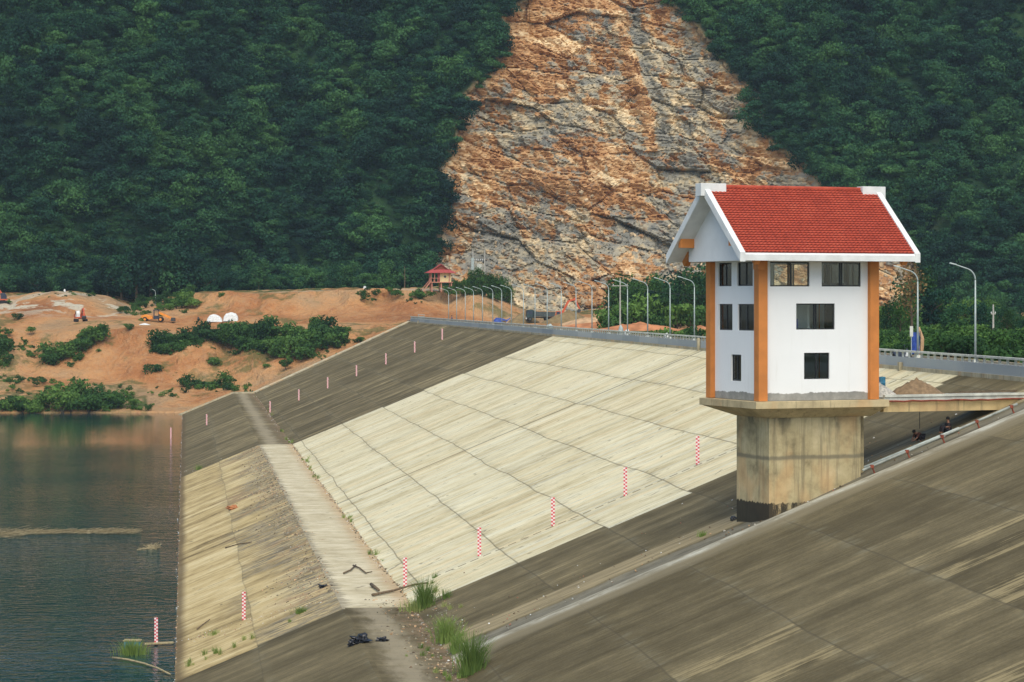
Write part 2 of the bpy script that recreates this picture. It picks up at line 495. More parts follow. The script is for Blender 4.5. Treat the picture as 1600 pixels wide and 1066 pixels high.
    n.put(cr.inputs['Vector'], n.map((0.20, 0.75, 0.0))); cr.inputs['Scale'].default_value = 1.0
    ck = n.math('MULTIPLY', n.math('SUBTRACT', 1.0, n.step(cr.outputs[0], 0.008, 0.03)), n.step(s4, 0.50, 0.56))
    j = n.math('MAXIMUM', j, n.math('MULTIPLY', ck, n.lin(mask, 0, 1, 0.12, 0.6)))
    col = n.mix(j, col, (0.085, 0.07, 0.04))
    spk = n.step(n.noise(4.0, detail=3), 0.68, 0.74)
    col = n.mix(n.math('MULTIPLY', spk, 0.4), col, (0.07, 0.06, 0.04))
    if not low and not berm:
        # worn channel and rounded lip running up the slope in front of the tower
        yw = n.math('ADD', y, n.math('MULTIPLY', n.math('SUBTRACT', n.noise(1.0, vec=n.map((0.25, 0.7, 0.0)), detail=6, rough=0.7), 0.5), 1.8))
        def band(a0, a1, b0, b1): return n.math('MULTIPLY', n.step(yw, a0, a1), n.math('SUBTRACT', 1.0, n.step(yw, b0, b1)))
        col = n.mix(n.math('MULTIPLY', band(151.8, 152.4, 155.6, 156.2), 0.7), col, n.ramp(s2, [(0.35, (0.17, 0.14, 0.08)), (0.6, (0.42, 0.345, 0.20))]))
        col = n.mix(n.math('MULTIPLY', band(148.8, 149.4, 151.4, 152.0), 0.75), col, n.ramp(s4, [(0.35, (0.11, 0.105, 0.08)), (0.65, (0.24, 0.225, 0.17))]))
        col = n.mix(n.math('MULTIPLY', band(145.0, 146.2, 148.4, 149.2), n.lin(n.step(s4, 0.34, 0.56), 0, 1, 0.45, 1.0)), col, n.ramp(s3, [(0.35, (0.22, 0.20, 0.14)), (0.5, (0.33, 0.31, 0.235)), (0.66, (0.50, 0.49, 0.40))]))
        col = n.mix(n.math('MULTIPLY', band(142.6, 144.4, 145.4, 146.4), 0.6), col, (0.25, 0.215, 0.135))
    if low:
        wet = n.math('SUBTRACT', 1.0, n.step(n.math('ADD', x, wob), -0.5, 0.25))
        col = n.mix(n.math('MULTIPLY', wet, 0.8), col, (0.10, 0.07, 0.035))
    n.bump(n.math('SUBTRACT', n.math('ADD', s2, s3), n.math('MULTIPLY', j, 0.6)), 0.4, 0.07)
    return n.fin(col, 0.92, 0, 0.2)
M['dam_up'] = dam_mat('slab_concrete_upper')
M['dam_low'] = dam_mat('slab_concrete_lower', low=1)
M['dam_berm'] = dam_mat('slab_concrete_berm', berm=1)

def stained_concrete(name='stained_concrete', base=(0.47, 0.385, 0.225), zoff=0.0):
    n = N(name)
    x, y, z = n.xyz()
    a = n.noise(0.7, detail=6, rough=0.65)
    c = n.ramp(a, [(0.3, tuple(v * 0.66 for v in base)), (0.5, base), (0.7, tuple(min(1, v * 1.25) for v in base))])
    drip = n.noise(1.0, vec=n.map((2.6, 2.6, 0.22)), detail=5, rough=0.7)
    c = n.mix(n.math('MULTIPLY', n.step(drip, 0.54, 0.68), 0.6), c, (0.17, 0.145, 0.09))
    og = n.noise(0.45, vec=n.map((1, 1, 0.5), loc=(7, 3, 2)), detail=3)
    c = n.mix(n.math('MULTIPLY', n.step(og, 0.52, 0.68), 0.5), c, (0.58, 0.36, 0.17))
    n.bump(a, 0.4, 0.05)
    return n.fin(c, 0.92, 0, 0.2)
M['stained'] = stained_concrete()

def pier_mat():
    n = N('pier_concrete')
    x, y, z = n.xyz()
    a = n.noise(0.7, detail=6, rough=0.65)
    c = n.ramp(a, [(0.3, (0.22, 0.18, 0.10)), (0.48, (0.42, 0.35, 0.195)), (0.7, (0.57, 0.485, 0.29))])
    drip = n.noise(1.0, vec=n.map((1.8, 1.8, 0.12)), detail=5, rough=0.7)
    c = n.mix(n.math('MULTIPLY', n.step(drip, 0.49, 0.66), 0.65), c, (0.17, 0.145, 0.09))
    og = n.noise(0.45, vec=n.map((1, 1, 0.5), loc=(7, 3, 2)), detail=3)
    c = n.mix(n.math('MULTIPLY', n.step(og, 0.5, 0.68), 0.45), c, (0.60, 0.37, 0.17))
    # pour line
    jl = n.math('ABSOLUTE', n.math('ADD', n.math('ADD', z, 3.55), n.math('MULTIPLY', n.math('SUBTRACT', a, 0.5), 0.3)))
    c = n.mix(n.math('MULTIPLY', n.math('SUBTRACT', 1.0, n.step(jl, 0.04, 0.20)), 0.75), c, (0.16, 0.145, 0.10))
    # stains just beneath the head
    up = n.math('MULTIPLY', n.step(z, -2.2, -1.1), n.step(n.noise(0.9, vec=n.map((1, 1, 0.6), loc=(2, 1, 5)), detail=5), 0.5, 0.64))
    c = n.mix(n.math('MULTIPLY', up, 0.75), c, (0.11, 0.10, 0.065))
    # tar coat at the foot with a worn upper edge
    e = n.math('ADD', z, n.math('MULTIPLY', n.math('SUBTRACT', n.noise(1.0, vec=n.map((3.0, 3.0, 0.8)), detail=6, rough=0.7), 0.5), 0.7))
    tar = n.math('SUBTRACT', 1.0, n.step(e, -6.38, -6.30))
    worn = n.step(n.noise(2.2, vec=n.map((1, 1, 0.35)), detail=7, rough=0.8), 0.36, 0.56)
    worn = n.math('MAXIMUM', worn, n.math('SUBTRACT', 1.0, n.step(x, 1.1, 1.5)))
    worn = n.math('MULTIPLY', worn, n.math('SUBTRACT', 1.0, n.step(x, 2.6, 5.2)))
    c = n.mix(n.math('MULTIPLY', tar, n.math('MULTIPLY', worn, 0.93)), c, (0.022, 0.021, 0.017))
    n.bump(a, 0.4, 0.05)
    return n.fin(c, 0.92, 0, 0.2)
M['pier'] = pier_mat()

def wall_mat():
    n = N('tower_wall_paint')
    x, y, z = n.xyz()
    a = n.noise(1.1, detail=6, rough=0.7)
    e = n.math('ADD', z, n.math('MULTIPLY', n.math('SUBTRACT', a, 0.5), 0.45))
    c = n.mix(n.noise(0.5, detail=4), (0.87, 0.88, 0.86), (0.78, 0.79, 0.77))
    sp = n.noise(1.0, vec=n.map((3, 3, 0.3)), detail=4)
    c = n.mix(n.math('MULTIPLY', n.step(sp, 0.56, 0.80), 0.20), c, (0.50, 0.48, 0.40))
    c = n.mix(n.math('SUBTRACT', 1.0, n.step(e, 0.44, 0.49)), c, n.ramp(a, [(0.3, (0.20, 0.20, 0.18)), (0.7, (0.38, 0.37, 0.33))]))
    return n.fin(c, 0.75, 0, 0.2)
M['tower_wall'] = wall_mat()

def tile_mat():
    n = N('roof_tile')
    r = n.rnd()
    x, y, z = n.xyz()
    cell = n.white(n.comb(n.math('FLOOR', n.math('DIVIDE', x, 0.28)), n.math('FLOOR', n.math('DIVIDE', z, 0.23)), 0.0))
    v = n.math('ADD', n.math('MULTIPLY', cell, 0.25), n.math('MULTIPLY', n.noise(0.7, detail=4), 0.75))
    c = n.ramp(v, [(0.2, (0.28, 0.042, 0.021)), (0.55, (0.40, 0.062, 0.03)), (1.0, (0.50, 0.115, 0.06))])
    return n.fin(c, 0.6, 0, 0.3)
M['tile'] = tile_mat()
M['tile_nose_shade'] = simple('tile_nose_shade', (0.17, 0.022, 0.012), 0.8, 0.3, 6.0)  # dark red that paints in the shadow line under each tile course

def parapet_mat():
    n = N('parapet_paint')
    x, y, z = n.xyz()
    a = n.noise(0.8, detail=6, rough=0.6)
    sec = n.white(n.comb(n.math('FLOOR', n.math('DIVIDE', y, 12.0)), 2.0))
    c = n.mix(sec, (0.29, 0.325, 0.335), (0.42, 0.44, 0.43))
    c = n.mix(n.math('MULTIPLY', n.step(a, 0.5, 0.75), 0.4), c, (0.42, 0.42, 0.37))
    return n.fin(c, 0.85)
M['parapet'] = parapet_mat()
M['kerb_concrete'] = stained_concrete('kerb_concrete', (0.42, 0.37, 0.25))
M['rail_conc'] = simple('rail_concrete', (0.52, 0.53, 0.46), 0.85, 0.2, 1.5)

def staff_mat():
    n = N('staff_checker')
    ch = n.new('ShaderNodeTexChecker')
    n.put(ch.inputs['Vector'], n.map((1, 1, 1), loc=(0.13, 0.51, 0.013)))
    ch.inputs['Scale'].default_value = 1 / 0.13
    ch.inputs['Color1'].default_value = (0.58, 0.08, 0.10, 1)
    ch.inputs['Color2'].default_value = (0.76, 0.68, 0.66, 1)
    return n.fin(ch.outputs[0], 0.5)
M['staff'] = staff_mat()

def water_mat():
    n = N('lake_water')
    x, y, z = n.xyz()
    w1 = n.noise(1.0, vec=n.map((0.8, 1.1, 1), rot=(0, 0, 0.15)), detail=3, rough=0.6, dist=0.4)
    w2 = n.noise(1.0, vec=n.map((0.16, 0.30, 1), rot=(0, 0, -0.1)), detail=3)
    calm = n.math('SUBTRACT', 1.0, n.step(n.math('ADD', y, n.math('MULTIPLY', n.noise(0.02), 120.0)), 440, 540))
    patch = n.lin(n.noise(0.025, detail=3), 0.35, 0.65, 0.45, 1.0)
    h = n.math('MULTIPLY', n.math('ADD', w1, n.math('MULTIPLY', w2, 0.8)), n.math('MULTIPLY', n.lin(calm, 0, 1, 0.16, 1.0), patch))
    n.bump(h, 1.0, 0.17)
    c = n.mix(n.noise(0.03, detail=3), (0.007, 0.034, 0.034), (0.012, 0.050, 0.048))
    return n.fin(c, 0.06, 0, 0.32)
M['water'] = water_mat()

def bank_mat():
    n = N('bank_earth')
    x, y, z = n.xyz()
    nz = n.xyz(n.new('ShaderNodeNewGeometry').outputs['Normal'])[2]
    a = n.noise(0.035, vec=n.map((1, 1, 2.0)), detail=6, rough=0.6)
    c = n.ramp(a, [(0.30, (0.30, 0.125, 0.052)), (0.42, (0.45, 0.205, 0.082)), (0.50, (0.55, 0.29, 0.125)), (0.58, (0.46, 0.29, 0.15)), (0.72, (0.25, 0.185, 0.115))])
    rill = n.noise(1.0, vec=n.map((0.55, 0.55, 0.10)), detail=5, rough=0.7)
    c = n.mix(n.math('MULTIPLY', n.step(rill, 0.45, 0.66), 0.40), c, (0.47, 0.30, 0.165))
    c = n.mix(n.math('MULTIPLY', n.step(n.noise(0.3, detail=6, rough=0.7), 0.55, 0.7), 0.5), c, (0.30, 0.125, 0.06))
    g = n.math('MULTIPLY', n.step(n.noise(0.06, vec=n.map((1, 1, 1), loc=(31, 4, 0)), detail=6, rough=0.7), 0.54, 0.62), 0.7)
    c = n.mix(n.math('MULTIPLY', g, n.step(nz, 0.55, 0.85)), c, (0.095, 0.12, 0.04))
    ch = n.math('MULTIPLY', n.attr('chalk'), n.step(n.noise(1.0, vec=n.map((0.10, 0.16, 0.25), rot=(0, 0.5, 0.3)), detail=5, rough=0.6), 0.50, 0.56))
    c = n.mix(ch, c, (0.60, 0.55, 0.42))
    gr = n.attr('greenery')
    c = n.mix(n.math('MULTIPLY', gr, n.step(n.noise(0.35, detail=6), 0.38, 0.55)), c, (0.06, 0.10, 0.03))
    road = n.attr('road')
    c = n.mix(road, c, (0.58, 0.50, 0.36))
    n.bump(n.math('ADD', n.noise(0.8, detail=6), n.math('MULTIPLY', rill, 1.6)), 0.9, 1.3)
    return n.fin(c, 0.95, 0, 0.1)
M['bank'] = bank_mat()

def rock_mat():
    n = N('quarry_rock')
    x, y, z = n.xyz()
    t1 = n.attr('tone'); og = n.attr('iron'); tal = n.attr('talus')
    mott = n.noise(0.35, detail=7, rough=0.7)
    v = n.math('ADD', n.math('MULTIPLY', t1, 0.75), n.math('MULTIPLY', n.math('SUBTRACT', mott, 0.5), 0.7))
    grey = n.ramp(v, [(0.0, (0.13, 0.135, 0.12)), (0.3, (0.22, 0.21, 0.175)), (0.50, (0.32, 0.285, 0.205)), (0.66, (0.46, 0.37, 0.23)), (0.85, (0.76, 0.60, 0.37))])
    ora = n.ramp(v, [(0.0, (0.21, 0.105, 0.042)), (0.35, (0.37, 0.19, 0.078)), (0.62, (0.50, 0.31, 0.15)), (0.85, (0.74, 0.57, 0.34))])
    k = n.math('ADD', og, n.math('MULTIPLY', n.math('SUBTRACT', n.noise(0.22, detail=8, rough=0.78), 0.5), 1.2))
    c = n.mix(n.step(k, 0.38, 0.60), grey, ora)
    n.bump(n.noise(0.9, detail=8, rough=0.75), 0.5, 0.4)
    return n.fin(c, 0.9, 0, 0.2)
M['rock'] = rock_mat()
M['rockpiece'] = simple('loose_rock', (0.42, 0.32, 0.20), 0.9, 0.5, 1.0)

def hill_mat():
    n = N('hill_floor')
    a = n.noise(0.12, detail=6)
    c = n.ramp(a, [(0.35, (0.010, 0.028, 0.014)), (0.6, (0.022, 0.055, 0.022)), (0.8, (0.05, 0.07, 0.035))])
    c = n.mix(n.attr('bare'), c, n.ramp(n.noise(0.4, detail=7, rough=0.7), [(0.3, (0.14, 0.12, 0.09)), (0.5, (0.33, 0.22, 0.11)), (0.7, (0.55, 0.44, 0.28))]))
    n.bump(n.noise(0.5, detail=7, rough=0.75), 0.8, 1.2)
    return n.fin(c, 0.95, 0, 0.1)
M['hill'] = hill_mat()
M['field'] = simple('field', (0.16, 0.13, 0.06), 0.95, 0.35, 0.1)

# ================================================================== SETTING
# lake bed and far ground, one sheet to the horizon
mb = MB(); mb.add([(-3000, -1500, -9), (3000, -1500, -9), (3000, 4500, -9), (-3000, 4500, -9)], [(0, 1, 2, 3)])
tag(mb.build('ground', M['field']), kind='structure')
mb = MB(); mb.add([(-1500, -400, 0), (3, -400, 0), (3, 640, 0), (-1500, 640, 0)], [(0, 1, 2, 3)])
tag(mb.build('water', M['water']), kind='structure')

def dam_sheet(name, xs, mat):
    V = []; ny = 150
    for X in xs:
        ye = yend(X)
        Ys = list(np.linspace(-60, 140, 21)) + list(np.linspace(141, 154, 27)) + list(np.linspace(156, ye, ny - 47))
        for Y in Ys:
            lift = np.interp(Y, [143, 146.6, 147.6, 149.2, 151, 152.2], [.34, .34, .26, 0, -.10, 0]) if name == 'embankment_slope' else 0
            lift *= min(1, max(0, (X - XI) / 2.0))
            V.append((X, Y, dam_z(X) + lift))
    me = np_mesh(name, V, grid_faces(len(xs), ny + 1), mat, True)
    return tag(link(name, me), kind='structure')
dam_sheet('embankment_slope', list(np.linspace(XI, XC, 30)), M['dam_up'])
dam_sheet('berm_path', [XO, 11.7, 12.9, 14.1, XI], M['dam_berm'])
dam_sheet('lower_slope', [XW - 12, XW - 5, XW, 2, 5, 8, XO], M['dam_low'])

# crest road and the land behind it
mb = MB(); mb.add([(XC, -60, 20.45), (63.5, -60, 20.45), (63.5, 613, 20.45), (XC, 613, 20.45)], [(0, 1, 2, 3)])
tag(mb.build('road', M['asphalt']), kind='structure')
mb = MB(); mb.bb((63.5, -60, 20.0), (63.8, 613, 20.6))
tag(mb.build('kerb', M['kerb_concrete']), kind='structure')
mb = MB(); mb.bb((XC - 0.02, -60, 19.9), (XC + 0.75, 613, 20.48))
tag(mb.build('crest_beam', M['kerb_concrete']), kind='structure')
# edge beam where the slope dies into the bank
mb = MB()
pp = [(XW - 6, yend(0), dam_z(XW - 6)), (XO, yend(XO), ZB), (XI, yend(XI), ZB), (XC, yend(XC), ZC)]
for a, b in zip(pp[:-1], pp[1:]):
    mb.bar(Vector(a) + Vector((0, .3, .1)), Vector(b) + Vector((0, .3, .1)), 1.0, 0.5)
tag(mb.build('edge_kerb', M['kerb_concrete']), kind='structure')

# back land: sheet with gentle relief
nx, ny = 140, 160
xs = np.linspace(63.8, 560, nx); ys = np.linspace(-60, 600, ny)
X, Y = np.meshgrid(xs, ys, indexing='ij')
Z = 19.95 + 0.35 * fbm(X * 0.05, Y * 0.05, 3, 4) * np.clip((X - 66) / 10, 0, 1)
Z = Z + np.clip((X - 150) / 200, 0, 1) * 3
me = np_mesh('back_field', np.stack([X, Y, Z], -1).reshape(-1, 3), grid_faces(nx, ny), M['bank'], True,
             {'chalk': np.zeros(X.size), 'greenery': np.clip((500 - Y) / 60, 0.2, 1).ravel(), 'road': np.zeros(X.size)})
tag(link('back_field', me), kind='structure')

# ---- far bank: profile lines (distance, photo row) read for stations across the view, turned into heights
ROWS = 'shore low shelf foot scarp bench back crown rear'.split()
BT = {
 -500: [(578, 646), (592, 622), (605, 600), (620, 585), (640, 512), (655, 508), (670, 490), (690, 470), (730, 452)],
    0: [(578, 646), (592, 622), (605, 600), (620, 585), (640, 512), (655, 508), (670, 488), (688, 470), (730, 456)],
   60: [(578, 646), (591, 624), (604, 600), (618, 590), (638, 520), (655, 506), (668, 486), (688, 459), (730, 458)],
  110: [(578, 645), (590, 625), (603, 600), (615, 592), (636, 514), (655, 502), (667, 488), (687, 457), (730, 458)],
  170: [(578, 645), (590, 628), (603, 604), (615, 595), (634, 513), (655, 501), (668, 492), (687, 466), (730, 462)],
  205: [(578, 644), (590, 630), (603, 605), (615, 595), (632, 514), (655, 500), (668, 490), (685, 484), (730, 470)],
  250: [(578, 644), (590, 630), (602, 608), (614, 598), (631, 520), (655, 502), (667, 490), (684, 474), (730, 462)],
  300: [(578, 643), (590, 630), (600, 612), (613, 602), (630, 524), (655, 502), (665, 490), (680, 460), (720, 457)],
  350: [(576, 642), (586, 630), (597, 614), (608, 604), (628, 528), (652, 502), (662, 492), (676, 458), (715, 456)],
  398: [(572, 640), (578, 618), (590, 612), (603, 604), (626, 528), (650, 502), (660, 492), (672, 457), (710, 455)],
  450: [(580, 606), (585, 596), (592, 586), (602, 578), (624, 522), (648, 502), (658, 492), (670, 455), (706, 454)],
  500: [(590, 582), (596, 566), (602, 560), (609, 552), (624, 512), (644, 501), (655, 491), (668, 454), (704, 453)],
  560: [(600, 556), (605, 541), (610, 534), (616, 526), (626, 508), (642, 500), (652, 490), (664, 453), (702, 452)],
  600: [(607, 538), (611, 523), (615, 517), (620, 512), (627, 505), (640, 498), (648, 490), (660, 453), (700, 452)],
  640: [(612, 518), (617, 509), (620, 506), (624, 504), (628, 502), (636, 499), (644, 493), (656, 454), (700, 453)],
  700: [(612, 508), (617, 505), (620, 505), (624, 504), (628, 503), (634, 500), (642, 494), (655, 455), (700, 450)],
  750: [(612, 507), (617, 506), (620, 506), (624, 505), (628, 504), (636, 501), (645, 494), (657, 459), (705, 455)],
  790: [(612, 506), (617, 506), (620, 506), (624, 505), (630, 504), (638, 502), (648, 495), (660, 472), (710, 475)],
  830: [(606, 506), (612, 506), (620, 505), (626, 504), (634, 503), (645, 502), (655, 499), (668, 489), (715, 486)],
  870: [(600, 506), (612, 505), (622, 504), (632, 503), (642, 502), (655, 500), (668, 498), (685, 496), (720, 488)],
 1000: [(598, 506), (612, 505), (622, 504), (632, 503), (642, 501), (655, 499), (668, 497), (685, 492), (725, 480)],
 1300: [(595, 506), (612, 504), (622, 503), (632, 502), (642, 500), (655, 498), (668, 496), (685, 494), (725, 485)],
 1600: [(595, 505), (612, 503), (622, 502), (632, 501), (642, 499), (655, 497), (668, 495), (685, 490), (725, 480)],
 2200: [(595, 505), (612, 500), (622, 498), (632, 496), (642, 494), (655, 492), (668, 488), (685, 480), (725, 470)],
}
BPX = np.array(sorted(BT))
BARR = np.array([BT[k] for k in BPX], dtype=float)       # station, row, (f, y)
def bank_prof(px):
    f = np.array([np.interp(px, BPX, BARR[:, r, 0]) for r in range(9)])
    y = np.array([np.interp(px, BPX, BARR[:, r, 1]) for r in range(9)])
    return f, y
def on_bank(px, py):                 # nearest place on the far bank seen at this photo position
    f, y = bank_prof(px)
    for i in range(8):
        if (y[i] - py) * (y[i + 1] - py) <= 0 and y[i] != y[i + 1]:
            t = (y[i] - py) / (y[i] - y[i + 1])
            return P(px, py, f[i] + t * (f[i + 1] - f[i]))
    k = int(np.argmin(abs(y - py)))
    return P(px, y[k], f[k])
pxs = np.arange(-500, 2201, 4.0)
sub = 14
FF = np.stack([np.interp(pxs, BPX, BARR[:, r, 0]) for r in range(9)], 1)
YY = np.stack([np.interp(pxs, BPX, BARR[:, r, 1]) for r in range(9)], 1)
ts = np.linspace(0, 8, 8 * sub + 1)
fg = np.stack([np.interp(ts, range(9), FF[i]) for i in range(len(pxs))])
yg = np.stack([np.interp(ts, range(9), YY[i]) for i in range(len(pxs))])
# first row drops below the water / slope; last row goes under the hill
PXg = np.repeat(pxs[:, None], fg.shape[1], 1)
rg = (PXg - 800) / F * fg
zg = CZ - (yg - HY) / F * fg
TSg = np.repeat(ts[None], len(pxs), 0)
wgt = np.clip(TSg * 1.0, 0, 1)
rel = np.clip((900 - PXg) / 120, 0.25, 1)
gul = np.abs(fbm(rg * 0.06, fg * 0.02, 21, 4))
scarp = np.clip(1 - np.abs(TSg - 3.6) / 1.3, 0, 1) + np.clip(1 - np.abs(TSg - 6.6) / 0.7, 0, 1)
zg = zg + wgt * rel * (1.1 * fbm(rg * 0.09, fg * 0.12, 4, 5))
fgd = fg + wgt * rel * scarp * (gul * 18 - 4.0 + 2.0 * fbm(rg * 0.3, zg * 0.15, 8, 4))
zg[:, 0] -= 2.5
wx = rg * ct + fgd * st; wy = -rg * st + fgd * ct
chalk = np.clip(1 - np.abs(TSg - 6.4) / 1.1, 0, 1) * ((PXg < 205) | (PXg > 1900))
green = (np.clip(1 - np.abs(TSg - 1.0) / 1.6, 0, 1) * (PXg < 230) * 0.9 + np.clip((TSg - 7.2) * 3, 0, 1) * ((PXg < 690) | (PXg > 880)))
roadm = np.clip(1 - np.abs(TSg - 7.12) / 0.12, 0, 1) * ((PXg > 300) & (PXg < 690))
me = np_mesh('bank', np.stack([wx, wy, zg], -1).reshape(-1, 3), grid_faces(*fg.shape), M['bank'], True,
             {'chalk': chalk.ravel(), 'greenery': np.clip(green, 0, 1).ravel(), 'road': roadm.ravel()})
tag(link('far_bank', me), kind='structure')

# ---- hills and quarry face
def hillF(r, z):                      # forward distance of the hill flank at (right, height)
    s = np.maximum(z - 20, -30)
    f = 745 + s * 0.62 + s * s * 0.0012
    f = f + 22 * fbm(r * 0.016, z * 0.006, 2, 3) + 8 * fbm(r * 0.05, z * 0.03, 5, 3)
    f = f - 14 * np.clip((-r - 60) / 80, 0, 1) * np.clip(s / 60, 0, 1)
    f = f + np.clip((r - 60) / 60, 0, 1) * s * 0.12 - 25 * np.clip((r - 70) / 60, 0, 1)
    return f
QO = [(684, 470), (676, 400), (698, 345), (684, 265), (716, 205), (712, 150), (762, 112), (788, 75), (782, 25), (830, -10),
      (850, -60), (950, -110), (1030, -60), (1058, 5), (1105, 48), (1132, 90), (1190, 150), (1192, 205), (1240, 240), (1285, 285),
      (1330, 335), (1390, 372), (1440, 405), (1462, 440), (1475, 500), (1400, 540), (1100, 545), (860, 545), (760, 520)]
QR = []
for px, py in QO:
    f = 800.0
    for _ in range(8):
        r = (px - 800) / F * f; z = CZ - (py - HY) / F * f
        f = float(hillF(np.array([r]), np.array([z]))[0])
    QR.append((r, z))
QR = np.array(QR)
def sdist(r, z):                      # signed distance to the quarry outline, >0 inside
    d = np.full(r.shape, 1e9); ins = np.zeros(r.shape, bool)
    n = len(QR)
    for i in range(n):
        ax, ay = QR[i]; bx, by = QR[(i + 1) % n]
        ex, ey = bx - ax, by - ay
        t = np.clip(((r - ax) * ex + (z - ay) * ey) / (ex * ex + ey * ey), 0, 1)
        d = np.minimum(d, np.hypot(r - ax - t * ex, z - ay - t * ey))
        c = ((ay > z) != (by > z)) & (r < (bx - ax) * (z - ay) / (by - ay + 1e-9) + ax)
        ins ^= c
    return np.where(ins, d, -d)
rs = np.concatenate([np.arange(-520, -60, 5), np.arange(-60, 190, 1.2), np.arange(190, 560, 5)]); zs = np.concatenate([np.arange(0, 170, 1.3), np.arange(170, 330, 7)])
R, Zz = np.meshgrid(rs, zs, indexing='ij')
Fm = hillF(R, Zz)
sdm = sdist(R + 3 * fbm(R * 0.1, Zz * 0.1, 77, 3), Zz)
Fh = Fm + np.clip((sdm - 1.2) / 2.5, 0, 1) * 34
Fh = Fh + np.clip((Zz - 190) / 140, 0, 1) ** 2 * 260
V = np.stack([R * ct + Fh * st, -R * st + Fh * ct, Zz], -1).reshape(-1, 3)
me = np_mesh('hills', V, grid_faces(*R.shape), M['hill'], True, {'bare': np.clip((sdm + 0.5) / 1.5, 0, 1).ravel()})
tag(link('hills', me), kind='structure')

rs = np.arange(QR[:, 0].min() - 4, QR[:, 0].max() + 4, 0.40); zs = np.arange(10, QR[:, 1].max() + 4, 0.38)
R, Zz = np.meshgrid(rs, zs, indexing='ij')
sdq = sdist(R + 2.0 * fbm(R * 0.15, Zz * 0.15, 71, 4), Zz)
wr = R + 1.6 * fbm(R * 0.07, Zz * 0.07, 31, 4); wz = Zz + 1.8 * fbm(R * 0.05, Zz * 0.05, 32, 3) + 0.10 * R
bed = np.floor(wz / 11.0); bf = wz / 11.0 - bed
disp = np.zeros(R.shape); tone = np.zeros(R.shape); cellr = np.zeros(R.shape)
lower = np.clip(1 - (Zz - 38) / 26, 0, 1)           # loose blasted rock towards the foot
for k, (sx, sz, amp, tl) in enumerate([(18, 9, 1.9, 0.45), (7.0, 4.0, 0.8, 1.0), (2.9, 1.7, 0.52, 1.4), (1.3, 0.85, 0.30, 1.2)]):
    wk = wr / sx; zk = wz / sz
    c1, c2, c3, cx, cy, eb = vor(wk + 0.35 * zk, zk, 100 + k * 31)
    d = amp * ((c1 - 0.5) * 1.6 + tl * (cx * (c2 - 0.5) * 2 + cy * (0.2 - c3) * 2.4))
    d = d - 0 * eb + amp * 0.5 * (eb < 0.07)
    disp += d
    tone += (c2 * [0.30, 0.27, 0.28, 0.26][k])
    cellr = cellr + (c3 - 0.5) * [0.24, 0.30, 0.34, 0.26][k]
    if k == 1: lip = cy
# benches: each bed top steps back
disp += -1.5 * (bf - 0.5) * (1 - lower) * 2.0
# long iron-stained fissure down the middle, running off to the right
def track(pts):
    q = []
    for px, py in pts:
        f = 830.0
        q.append(((px - 800) / F * f, CZ - (py - HY) / F * f))
    q = q[::-1]
    return np.array([a for a, b in q]), np.array([b for a, b in q])
fr_, fz_ = track([(965, 20), (972, 70), (985, 130), (1000, 180), (1008, 250)])
fis = np.interp(Zz, fz_, fr_)
inz = (Zz > fz_.min()) & (Zz < fz_.max())
fw = np.clip(1 - np.abs(R - fis + 0.8 * fbm(R * .2, Zz * .12, 9, 3)) / 2.6, 0, 1) * inz
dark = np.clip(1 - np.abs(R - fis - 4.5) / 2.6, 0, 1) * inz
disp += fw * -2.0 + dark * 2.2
iron = 0.50 + 0.50 * fbm(R * 0.035, Zz * 0.05, 55, 5) + 0.15 * fbm(R * 0.12, Zz * 0.07, 56, 3)
iron = iron + cellr
pr = R / 830 * F + 800; pyv = HY - (Zz - CZ) / 830 * F
def blob(x, y, a, b, s): return s * np.exp(-(((pr - x) / a) ** 2 + ((pyv - y) / b) ** 2))
iron += blob(760, 230, 90, 60, .22) + blob(850, 90, 70, 55, .18) + blob(1000, 120, 30, 90, .12) + blob(1180, 230, 70, 50, .2) + blob(720, 400, 30, 80, .25)
iron += blob(950, 250, 90, 18, .12) + blob(1420, 430, 60, 60, .25) + blob(1040, 415, 120, 14, .25) + blob(930, 10, 90, 30, .15)
iron -= blob(900, 360, 170, 60, .12) + blob(930, 190, 50, 40, .12) + blob(1070, 110, 60, 50, .14) + blob(830, 30, 40, 30, .15) + blob(1020, 230, 30, 30, .2)
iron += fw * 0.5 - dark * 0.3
iron += (np.clip(6 - np.abs(sdq), 0, 6) / 6) * 0.10
tone = (tone - 0.5) * 1.25 + 0.52
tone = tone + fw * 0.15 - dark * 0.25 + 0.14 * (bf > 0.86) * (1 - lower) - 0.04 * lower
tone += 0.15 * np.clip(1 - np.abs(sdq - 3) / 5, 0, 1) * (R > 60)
cut = np.clip(sdq / 9, -1, 1)
Fq = hillF(R, Zz) + np.where(cut > 0, 7 * np.sqrt(np.maximum(cut, 0)), -cut * 22 + 3) + disp * np.clip(0.35 + sdq / 8, 0.2, 1.0)
Fq -= np.clip((52 - Zz) / 40, 0, 1) ** 2 * 20          # scree apron at the foot
V = np.stack([R * ct + Fq * st, -R * st + Fq * ct, Zz], -1).reshape(-1, 3)
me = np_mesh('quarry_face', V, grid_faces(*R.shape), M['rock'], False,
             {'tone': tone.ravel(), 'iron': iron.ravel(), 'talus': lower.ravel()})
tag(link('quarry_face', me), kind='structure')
QF = (rs, zs, Fq)

